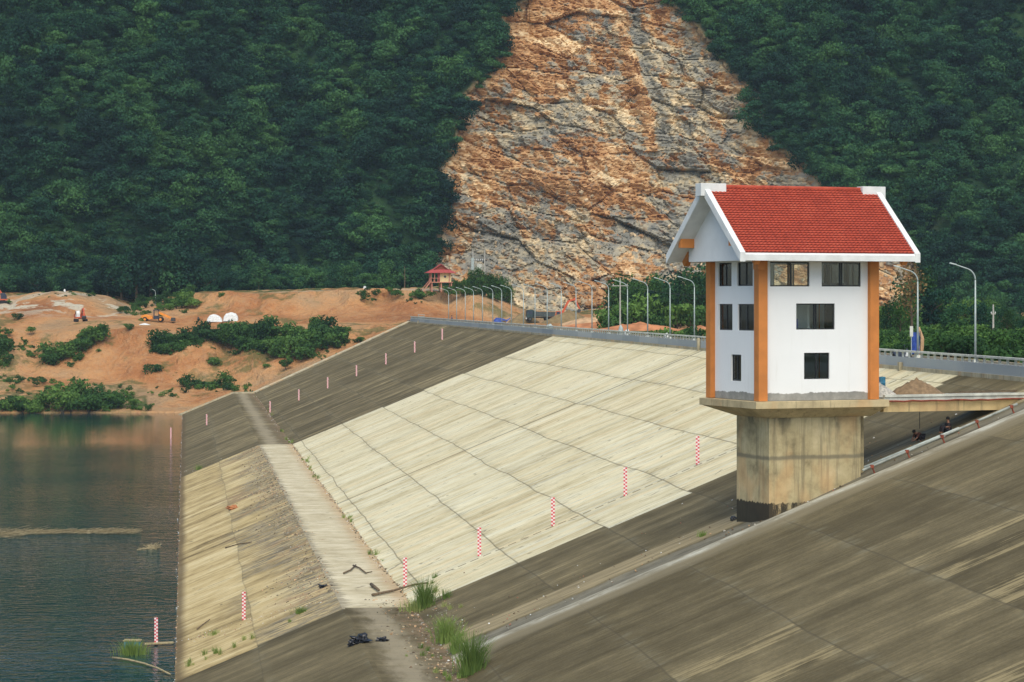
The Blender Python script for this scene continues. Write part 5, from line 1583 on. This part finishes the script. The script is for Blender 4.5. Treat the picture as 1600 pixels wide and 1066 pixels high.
# marker stone on the upper road
p = on_bank(570, 453.4); t = thing('marker_post', 'small white stone marker on the edge of the upper road', 'marker', tuple(p))
m = MB(); m.prism([(-.4, -.2), (-.4, .6), (-.22, 1.05), (.22, 1.05), (.4, .6), (.4, -.2)], -.2, .2, 'y'); m.build('stone', M['white_slab'], t)
m = MB(); m.bb((-.6, -.35, -.3), (.6, .35, .08)); m.build('plinth', M['rail_conc'], t)
for px, py, l in ((101, 456.5, 'small white marker on the crown of the chalky mound'), (150, 458, 'white marker by the tree line right of the mound crown')):
    p = on_bank(px, py); m = MB(); m.lathe([(.3, -.3), (.3, .5), (.15, .9), (.05, .95)], 8, tuple(p)); tag(m.build('marker_post', M['white_slab']), l, 'marker')
# lamp post over on the left
p = on_bank(243, 476)
t = thing('street_lamp', 'small lone street lamp below the dark forest at left', 'street lamp', tuple(p), RZ)
m = MB(); m.tube([(0, 0, -.3), (0, 0, 3.2)], [.11, .09], 7); m.build('pole', M['galv'], t)
m = MB(); m.tube([(0, 0, 3.2), (-.15, 0, 3.7), (-.6, 0, 4.0), (-.9, 0, 4.1)], .06, 7); m.build('arm', M['galv'], t)
# pavilion
f_, y_ = bank_prof(688); d = f_[7] + 1.5
p = P(688, 453.5, d)
t = thing('pavilion', 'small stilted pavilion with a red hipped roof and yellow wall above the orange cut', 'pavilion', tuple(p), RZ + .15)
fz = 2.1
for x in (-2.4, .0, 2.6):
    for y in (-1.9, 1.9):
        m = MB(); m.bb((x - .14, y - .14, -.5), (x + .14, y + .14, fz - .2)); m.build('stilt', M['pagoda_pink'], t)
m = MB(); m.bb((-3.0, -2.3, fz - .2), (3.0, 2.3, fz)); m.build('floor', M['pagoda_pink'], t)
m = MB(); m.bb((-.3, -1.8, fz), (2.6, 1.8, fz + 2.3)); wl = m.build('wall', M['pagoda_yellow'], t)
m = MB(); m.lathe([(.3, -1.86), (.3, -1.805)], 14, (1.0, 0, fz + 1.35), 'y'); m.build('round_window', M['dark_cab'], wl)
m = MB(); m.bb((-.9, -1.85, fz), (-.32, -1.5, fz + 2.3)); m.build('door', M['pagoda_red'], t)
for x in (-2.6, -1.7, 2.1):
    m = MB(); m.bb((x - .12, -2.0, fz), (x + .12, -1.86, fz + 2.3)); m.build('column', M['pagoda_pink'], t)
for y in (0, 1.9):
    m = MB(); m.bb((-2.72, y - .12, fz), (-2.48, y + .12, fz + 2.3)); m.build('column', M['pagoda_pink'], t)
m = MB(); zr = fz + 2.3
m.add([(-3.9, -3.0, zr), (3.9, -3.0, zr), (3.9, 3.0, zr), (-3.9, 3.0, zr), (-2.0, -1.3, zr + 1.0), (2.0, -1.3, zr + 1.0), (2.0, 1.3, zr + 1.0), (-2.0, 1.3, zr + 1.0)],
      [(0, 3, 2, 1), (0, 1, 5, 4), (1, 2, 6, 5), (2, 3, 7, 6), (3, 0, 4, 7), (4, 5, 6, 7)])
rf = m.build('roof', M['pagoda_red'], t)
m = MB(); m.prism([(-2.0, zr + .85), (0, zr + 2.3), (2.0, zr + .85), (1.85, zr + .85), (0, zr + 2.1), (-1.85, zr + .85)], -1.8, 1.8, 'y'); m.build('upper_roof', M['pagoda_red'], rf)
m = MB(); m.prism([(-1.7, zr + .9), (0, zr + 2.05), (1.7, zr + .9)], -1.45, 1.45, 'y'); m.build('gable', M['rust_red'], rf)
m = MB()
for k in range(8): m.bb((-2.9 - .36 * (k + 1), -2.2, fz - .28 * (k + 1)), (-2.9 - .36 * k, -1.2, fz - .28 * (k + 1) + .12))
m.bar((-2.9, -2.25, fz + .7), (-5.9, -2.25, -1.6 + .7), .08, .1); m.bar((-2.9, -2.25, fz - .1), (-5.9, -2.25, -1.8 - .1), .1, .25)
m.build('stairs', M['pagoda_pink'], t)
m = MB()
for x in (-3.0, -2.0, -1.0): m.bb((x, -2.3, fz), (x + .08, -2.22, fz + .9))
m.bb((-3.0, -2.31, fz + .9), (-.3, -2.21, fz + 1.0)); m.build('railing', M['pagoda_pink'], t)
# substation: two poles with transformer and crossarms
p0 = P(739, 447, 672); t = thing('power_transformer', 'pale transformer and insulators hung between two poles before the quarry', 'transformer', tuple(p0), RZ)
for x in (0, 3.1):
    m = MB(); m.tube([(x, 0, -2), (x, 0, 9.5)], [.2, .14], 8); m.build('pole', M['pole_concrete'], t)
m = MB(); m.bb((-.45, -.4, 4.2), (.25, .4, 7.4)); m.build('cabinet', M['galv'], t)
m = MB(); m.bb((1.0, -.5, 4.6), (2.3, .5, 5.8)); m.build('transformer', M['rail_conc'], t)
m = MB(); m.bb((-.6, -.1, 3.6), (3.7, .1, 3.8)); m.bb((-.6, -.1, 6.5), (3.7, .1, 6.65))
m.build('crossarm', M['dark_metal'], t)
for k in range(6):
    m = MB(); m.lathe([(.05, 6.65), (.14, 6.75), (.06, 6.85), (.14, 6.95), (.04, 7.1)], 8, (.5 + k * .5, 0, 0)); m.build('insulator', M['tarp_white'], t)
def upole(px, d, ytop, label, arm=1.2, wires=True):
    p = P(px, 470, d); z0 = 19.8; zt = CZ - (ytop - HY) / F * d
    t = thing('utility_pole', label, 'utility pole', (p.x, p.y, z0), RZ)
    m = MB(); m.tube([(0, 0, 0), (0, 0, zt - z0)], [.17, .11], 8); m.build('pole', M['pole_concrete'], t)
    m = MB(); m.bb((-arm, -.06, zt - z0 - 1.45), (arm, .06, zt - z0 - 1.3)); m.build('crossarm', M['pole_concrete'], t)
    for x in (-arm * .85, 0, arm * .85):
        m = MB(); m.lathe([(.03, zt - z0 - 1.3), (.09, zt - z0 - 1.2), (.03, zt - z0 - 1.05)], 7, (x, 0, 0)); m.build('insulator', M['tarp_white'], t)
    return Vector((p.x, p.y, zt - 1.1))
w1 = upole(969, 470, 435, 'pale concrete utility pole with a crossarm among the trees left of the tower', 1.5)
w2 = upole(1552, 380, 476, 'thin concrete utility pole standing right of the tallest street lamp', .35)
m = MB()
for k in range(3):
    a = w1 + Vector((k * .9 - .9, 0, 0)); b = P(1250, 452 + k * 4, 450); pts = [a.lerp(b, s / 8) - Vector((0, 0, 1.6 * (1 - (2 * s / 8 - 1) ** 2))) for s in range(9)]
    m.tube(pts, .012, 4)
tag(m.build('overhead_wire', M['dark_metal']), 'thin pale overhead wires sagging across the grove towards the tower', 'wires')
# sacks, rolled sheets and a white bag beyond the parapet
def lump(name, label, cat, mat, c, sx, sy, sz, seed, rough=.18):
    bm = bmesh.new(); bmesh.ops.create_icosphere(bm, subdivisions=3, radius=1)
    q = random.Random(seed); ph = [q.uniform(0, 6) for _ in range(6)]
    for v in bm.verts:
        n_ = v.co.copy()
        s_ = 1 + rough * (math.sin(5 * n_.x + ph[0]) * math.sin(4 * n_.y + ph[1]) + .7 * math.sin(9 * n_.z + ph[2] + 3 * n_.x)) + rough * .5 * q.uniform(-1, 1)
        v.co = Vector((n_.x * sx * s_, n_.y * sy * s_, max(n_.z * s_, -.6) * sz + sz * .6))
    me = bpy.data.meshes.new(name); bm.to_mesh(me); bm.free(); me.materials.append(mat)
    o = link(name, me); o.location = c
    return tag(o, label, cat)
dd = 330.0
lump('wrapped_bundle', 'upright pale green wrapped bundle behind the parapet left of the lamp post', 'bundle', M['galv'], (*gl(970, 372)[:2], 20.2), .36, .36, 1.05, 4, .06)
lump('sack', 'rounded white sack behind the parapet beside the wrapped bundle', 'sack', M['tarp_white'], (*gl(980, 370)[:2], 20.3), .38, .35, .62, 5, .08)
lump('stone_block', 'white stone lying on the crest road near the tower', 'stone', M['tarp_white'], (*gl(1042, 340)[:2], 20.4), .32, .3, .45, 6)
lump('cloth_bundle', 'small teal cloth bundle sitting on the parapet before the large sand pile', 'bundle', M['galv'], (*gl(859, 395)[:2], 21.1), .55, .3, .42, 7)
# person on the crest road at left
std = dict(spine=[(0, 0, .88), (0, 0, 1.1), (0, 0, 1.38), (0, 0, 1.5), (0, -.01, 1.55), (0, -.02, 1.64), (0, -.02, 1.72)],
           arm_l=[(-.19, 0, 1.38), (-.24, .03, 1.12), (-.24, -.05, .88), (-.24, -.07, .82)], arm_r=[(.19, 0, 1.38), (.25, .03, 1.12), (.22, -.1, .90), (.2, -.13, .85)],
           leg_l=[(-.1, 0, .88), (-.11, -.02, .48), (-.11, .02, .07), (-.12, -.12, .03)], leg_r=[(.1, 0, .88), (.12, .05, .48), (.12, .1, .07), (.12, -.05, .03)])
u_ = (706 - 800) / F; Yp = (57.5 * ct - u_ * 57.5 * st) / (u_ * ct + st)
person('person', 'person in a blue shirt on the crest road near the far end of the parapet', (57.5, Yp, 20.46), 1.5, std, M['cloth_blue'], M['cloth_dark'], None)
# motorcycle, blue cover and sign right of the tower
u_ = (1408 - 800) / F; Yp = (58.5 * ct - u_ * 58.5 * st) / (u_ * ct + st)
t = thing('motorcycle', 'dark motorcycle with pale fairing parked on the crest road right of the tower', 'motorcycle', (58.5, Yp, 20.46), RZ + .2)
for x in (-.62, .62):
    m = MB(); m.lathe([(.20, -.05), (.29, -.05), (.30, 0), (.29, .05), (.20, .05)], 20, (x, 0, .30), 'y'); w = m.build('wheel', M['rubber'], t)
    m = MB(); m.lathe([(.03, -.03), (.19, -.02), (.19, .02), (.03, .03)], 16, (x, 0, .30), 'y'); m.build('rim', M['galv'], w)
m = MB(); m.prism([(-.55, .35), (-.75, .72), (-.2, .80), (.1, .62), (.35, .70), (.5, .95), (.62, .9), (.45, .35), (.15, .28)], -.13, .13, 'y'); m.build('body', M['dark_cab'], t, bevel=.03)
m = MB(); m.prism([(-.75, .73), (-.1, .78), (-.05, .86), (-.7, .84)], -.13, .13, 'y'); m.build('seat', M['rubber'], t, bevel=.02)
m = MB(); m.tube([(.42, -.34, 1.05), (.5, 0, .98), (.42, .34, 1.05)], .022, 6); m.build('handlebar', M['dark_metal'], t)
m = MB(); m.tube([(.5, 0, .95), (.62, 0, .3)], .035, 6); m.build('fork', M['galv'], t)
m = MB(); m.prism([(.30, .35), (.42, .8), (.6, .75), (.50, .35)], -.2, .2, 'y'); m.build('leg_shield', M['tarp_white'], t)
m = MB(); m.tube([(-.05, -.2, .2), (-.85, -.22, .32)], [.03, .05], 8); m.build('exhaust', M['galv'], t)
m = MB(); m.tube([(.4, .3, 1.06), (.42, .33, 1.25)], .012, 5); m.lathe([(.06, 1.24), (.05, 1.32)], 8, (.42, .33, 0)); m.build('mirror', M['dark_cab'], t)
def crest(px, X): u = (px - 800) / F; return (X, (X * ct - u * X * st) / (u * ct + st), 20.46)
t = thing('sign_post', 'narrow grey sign on a post behind the parapet beside the blue cloth', 'sign', crest(1424, 62.0), RZ)
m = MB(); m.tube([(0, 0, 0), (0, 0, 2.7)], .04, 6); m.build('post', M['galv'], t)
m = MB(); m.bb((-.14, -.07, 1.85), (.14, -.045, 2.75)); m.build('panel', M['rail_conc'], t)
t = thing('hanging_cloth', 'dark blue cloth draped on a frame beside the curved lamp post', 'cloth', crest(1431, 63.0), RZ)
m = MB(); vs = []
for i in range(7):
    for j in range(8):
        vs.append((-.35 + i * .11, .05 * math.sin(i * 1.7 + j * .6), .3 + j * .27))
vs2 = [(x, y + .03, z) for x, y, z in vs]
m.add(vs + vs2, [(i * 8 + j, i * 8 + j + 1, (i + 1) * 8 + j + 1, (i + 1) * 8 + j) for i in range(6) for j in range(7)] + [(56 + (i + 1) * 8 + j, 56 + (i + 1) * 8 + j + 1, 56 + i * 8 + j + 1, 56 + i * 8 + j) for i in range(6) for j in range(7)])
m.build('cloth', M['tarp_blue'], t)
m = MB(); m.tube([(-.4, .08, 0), (-.4, .08, 2.3), (.4, .08, 2.3), (.4, .08, 0)], .03, 6); m.build('frame', M['dark_metal'], t)
m = MB(); c = Vector(crest(1436, 64.2)); m.tube([c + Vector(v) for v in ((0, 0, -.4), (.25, 0, .9), (.3, 0, 1.6), (-.05, 0, 2.6))], [.26, .2, .17, .12], 8)
tag(m.build('tree_stump', M['tan_earth']), 'bare reddish bent trunk beside the blue cloth', 'trunk')

# ---- debris on and near the berm
def blades(name, label, cat, p, h, n, seed, spread_=.5, group=None, mat=None, sc=1.0):
    q = np.random.RandomState(seed); V = []; Q = []
    for i in range(n):
        a = q.uniform(0, 6.28); r0 = abs(q.normal()) * spread_ * .38; L_ = h * q.uniform(.45, 1.05) * (1 - .25 * r0 / spread_)
        bx, by = r0 * math.cos(a), r0 * math.sin(a)
        la = a + q.uniform(-.9, .9); lean = q.uniform(.08, .55)
        w = q.uniform(.014, .032) * sc; pa = q.uniform(0, 3.14); wx_, wy_ = math.cos(pa) * w, math.sin(pa) * w
        for s in range(5):
            t_ = s / 4; d_ = lean * t_ ** 2 * L_
            z = L_ * (t_ - .25 * lean * t_ ** 3)
            k_ = 1 - t_ * .85
            V += [(bx + math.cos(la) * d_ - wx_ * k_, by + math.sin(la) * d_ - wy_ * k_, z), (bx + math.cos(la) * d_ + wx_ * k_, by + math.sin(la) * d_ + wy_ * k_, z)]
        b = i * 10
        Q += [(b + 2 * s, b + 2 * s + 1, b + 2 * s + 3, b + 2 * s + 2) for s in range(4)]
    me = np_mesh(name, V, Q, mat or M['grass'], True)
    o = link(name, me); o.location = p
    return tag(o, label, cat, group)
def B(px, py): p = on_dam(px, py); return (p.x, p.y, p.z - .04)
blades('grass_tuft', 'tall feathery grass tuft behind the bottom gauge board of the near row', 'grass tuft', B(664, 950), 2.3, 420, 1, .9)
blades('grass_tuft', 'short spreading weeds around the foot of the feathery grass tuft', 'grass tuft', B(650, 955), 1.0, 380, 2, 1.5)
blades('grass_tuft', 'low dry weeds at the right of the feathery grass tuft', 'grass tuft', B(697, 935), .8, 120, 22, 1.0)
blades('grass_tuft', 'bushy grass tuft at the berm corner, left of the two near ones', 'grass tuft', B(698, 1004), 1.9, 420, 3, 1.1)
blades('grass_tuft', 'small grass tuft between the two near tufts', 'grass tuft', B(712, 1020), 1.5, 180, 4, .6)
blades('grass_tuft', 'tallest upright grass tuft nearest the camera at the berm corner', 'grass tuft', B(738, 1053), 2.7, 620, 5, 1.0)
blades('grass_tuft', 'small weed on the lower slope edge left of the berm', 'grass tuft', B(470, 958), .6, 160, 6, .9)
blades('grass_tuft', 'tiny weed growing low on the far part of the lower slope', 'grass tuft', B(311, 734), 1.0, 60, 7, .9, sc=1.5)
blades('grass_tuft', 'little weed on the earth seam near the water', 'grass tuft', B(335, 992), .5, 90, 17, .7)
# float with grass in the water
fp = at_z(206, 1022, 0)
t = thing('float', 'half sunken green box float beside the gauge board in the water', 'float', tuple(fp + Vector((0, .6, 0))), RZ)
m = MB(); m.bb((-.55, -.2, -.3), (.6, .5, .85)); m.build('box', M['drum_blue'], t)
m = MB(); m.bb((-.6, -.25, .853), (.65, .55, .92)); m.build('lid', M['reed'], t)
blades('grass_tuft', 'yellow green grass growing from the water in front of the box float', 'grass tuft', (fp.x, fp.y - .3, -.05), 1.35, 420, 8, 1.5)
def stick(label, pts, r, mat='wood_grey', name='branch', cat='branch', fn=None, dz=.05):
    m_ = MB(); q = [(fn or on_dam)(*p_) + Vector((0, 0, dz + r)) for p_ in pts]
    m_.tube(q, [r * (1 - .5 * i / len(q)) for i in range(len(q))], 7)
    return tag(m_.build(name, M[mat], smooth=True), label, cat)
w0 = lambda x, y: at_z(x, y, 0.0)
stick('curved pole floating at the waterline below the grassy float', [(176, 1031), (200, 1034), (225, 1040), (248, 1048), (266, 1057)], .09, 'reed', 'pole', 'pole', w0)
m = MB(); m.bar(w0(226, 1009) + Vector((0, 0, .12)), w0(271, 1008) + Vector((0, 0, .2)), .4, .1); tag(m.build('plank', M['reed']), 'brown plank from the gauge board in the water to the slope', 'plank')
stick('curved driftwood branch on the berm, left of two', [(537, 898), (548, 893), (556, 885)], .07)
stick('curved driftwood branch on the berm, right of two', [(552, 886), (562, 890), (572, 898), (581, 896)], .07)
stick('thick dark log lying across the foot of the bottom gauge board', [(580, 917), (587, 922), (592, 926)], .13, name='log', cat='log')
stick('long thin pole from the berm to the feathery grass tuft', [(582, 933), (615, 926), (645, 917), (668, 914)], .10, 'wood_grey', 'pole', 'pole')
stick('thin dead branch on the tan lower slope by the berm', [(352, 858), (372, 852), (393, 849)], .06)
stick('dead branch on the lower slope above the earth seam', [(308, 985), (318, 977), (328, 970)], .05)
lump('plastic_bag', 'crumpled black plastic heap on the near berm, the larger of two', 'plastic sheet', M['black_bag'], B(563, 1004), .50, .42, .30, 11, .35)
lump('plastic_bag', 'lower black plastic lump touching the left end of the larger heap', 'plastic sheet', M['black_bag'], B(550, 1009), .28, .25, .2, 14, .35)
lump('plastic_bag', 'small black plastic heap right of the larger one', 'plastic sheet', M['black_bag'], B(598, 1002), .34, .26, .17, 12, .35)
lump('plastic_bag', 'black plastic scrap at the left rim of the berm above the earth seam', 'plastic sheet', M['black_bag'], B(505, 918), .34, .25, .16, 13, .35)
lump('rubble_heap', 'small brown clod on the tan lower slope', 'clod', M['orange_earth'], B(364, 796), .6, .5, .3, 15, .3)
lump('black_ball', 'black round lump on the concrete just left of the pier foot', 'lump', M['black_bag'], B(1146, 813), .2, .2, .2, 16, .1)
blades('grass_tuft', 'tiny dry weed on the seam left of the pier foot', 'grass tuft', B(1098, 838), .5, 60, 18, .5)
# floating reed raft and driftwood
m = MB(); q = random.Random(9)
for i in range(900):
    u = q.random() ** .9; px = -60 + u * 270; c_ = w0(px, 832 + q.gauss(0, 1.8) * (1.3 if px < 40 else .7) + (6 if px < 35 else 0) * q.random())
    a = q.gauss(0, .35) - TH; L_ = q.uniform(.5, 2.4); lift = abs(q.gauss(0, .10)) * L_
    m.tube([c_ + Vector((-math.cos(a) * L_ / 2, -math.sin(a) * L_ / 2, .02)), c_ + Vector((math.cos(a) * L_ / 2, math.sin(a) * L_ / 2, .04 + lift))], .022, 3, False)
tag(m.build('reed_raft', M['reed']), 'long floating strip of dead reeds on the water at left', 'reeds')
m = MB()
for i in range(60):
    c_ = w0(238 + q.gauss(0, 5), 857 + q.gauss(0, 1)); a = q.uniform(0, 6); m.tube([c_, c_ + Vector((math.cos(a) * .6, math.sin(a) * .4, q.uniform(.05, .6)))], .025, 3, False)
m.tube([w0(214, 860) + Vector((0, 0, .05)), w0(236, 858) + Vector((0, 0, .12))], .05, 5)
tag(m.build('driftwood', M['reed']), 'small tangled driftwood floating near the dam right of the reed strip', 'driftwood')
# litter and scum
rub_col = bpy.data.collections.new('litter_sources')
for i, mt in enumerate(('tan_earth', 'brick', 'tarp_white', 'wood_grey', 'pale_gravel', 'wood_grey')):
    r_ = random.Random(i); bm = bmesh.new(); bmesh.ops.create_icosphere(bm, subdivisions=1, radius=.5)
    for v in bm.verts: v.co *= r_.uniform(.6, 1.2); v.co.z *= .5
    me = bpy.data.meshes.new('litter_bit'); bm.to_mesh(me); bm.free(); me.materials.append(M[mt]); rub_col.objects.link(bpy.data.objects.new('litter_bit', me))
L_ = []
for i in range(750):                       # berm corner by the tufts and the inner berm edge
    px, py = 690 + q.gauss(0, 26), 985 + q.gauss(0, 36); L_.append(B(px, min(py, 1066)))
for i in range(500):
    Y = q.uniform(120, 560); L_.append((XI - abs(q.gauss(0, .35)), Y, ZB + .0))
for i in range(500):                       # spill line between lower slope panels
    u = q.random(); px = 285 + u * 240; py = 1003 - u * 72 + q.gauss(0, 3.5); L_.append(B(px, py))
for i in range(260):
    u = q.random(); px = 285 + u * 115; py = 740 - u * 36 + q.gauss(0, 3.5); L_.append(B(px, py))
for i in range(900):                       # gravel patches on the outer berm edge
    u = q.random(); px = np.interp(u, [0, 1], [405, 500]) + q.gauss(0, 13); py = 725 + u * 180 + q.gauss(0, 10); L_.append(B(px, py))
for i in range(350):
    X_ = q.uniform(16, 50); Y = q.gauss(149, 7); L_.append((X_, Y, dam_z(X_)))
for i in range(220):
    a_, b_ = (A_, C_); p = a_.lerp(b_, q.random()); L_.append((p.x, p.y + q.gauss(0, 1.0), dam_z(p.x) + .03))
for i in range(1100):
    L_.append((XW + q.gauss(0, .12) + .1, q.uniform(110, 560), .0))
scatter('litter', L_, rub_col, .04, .20, 44, M['wood_grey'], tilt=1.0)

R_ = []
for i in range(2600):                      # broken stone spilling off the outer berm edge
    u = q.random(); Y = 182 + u * 188; cl = vnoise(np.array([Y * .09]), np.array([3.3]), 5)[0]
    if q.random() > cl * 1.3 - .15: continue
    X_ = XO + .3 - abs(q.gauss(0, 1.7)) * (.4 + cl); R_.append((X_, Y, dam_z(X_)))
for i in range(500):
    Y = q.uniform(178, 372); R_.append((XI + q.gauss(0, .18), Y, ZB + .02))
for i in range(420):
    R_.append((q.gauss(14.3, .9), q.uniform(120, 178), ZB))
st_col = bpy.data.collections.new('stone_sources')
M['grey_stone'] = simple('grey_stone', (0.20, 0.18, 0.13), 0.95, 0.35, 5.0)
M['buff_stone'] = simple('buff_stone', (0.33, 0.27, 0.17), 0.95, 0.35, 5.0)
for i, mt in enumerate(('grey_stone', 'buff_stone', 'wood_grey', 'grey_stone', 'tan_earth')):
    r_ = random.Random(i + 9); bm = bmesh.new(); bmesh.ops.create_icosphere(bm, subdivisions=1, radius=.5)
    for v in bm.verts: v.co *= r_.uniform(.55, 1.2); v.co.z *= .4
    me = bpy.data.meshes.new('stone_bit'); bm.to_mesh(me); bm.free(); me.materials.append(M[mt]); st_col.objects.link(bpy.data.objects.new('stone_bit', me))
scatter('rubble', R_, st_col, .07, .30, 46, M['wood_grey'], tilt=1.0)
wd_col = bpy.data.collections.new('weed_sources')
for i in range(3):
    o_ = blades('weed_source', None, None, (0, 0, 0), .7, 45, 60 + i, .35); COL.objects.unlink(o_); wd_col.objects.link(o_)
W_ = []
for i in range(150):
    Y = q.uniform(120, 560)
    if vnoise(np.array([Y * .12]), np.array([1.1]), 9)[0] < .66: continue
    W_.append((XI + q.gauss(0, .25), Y, ZB))
for i in range(12): 
    X_ = q.uniform(0, 9); W_.append((X_, q.gauss(177, .8) - (X_ * 0), dam_z(X_)))
for i in range(30):
    p_ = B(q.gauss(690, 22), min(1064, q.gauss(990, 40))); W_.append(p_)
scatter('weeds', W_, wd_col, .3, 1.0, 47, M['grass'])
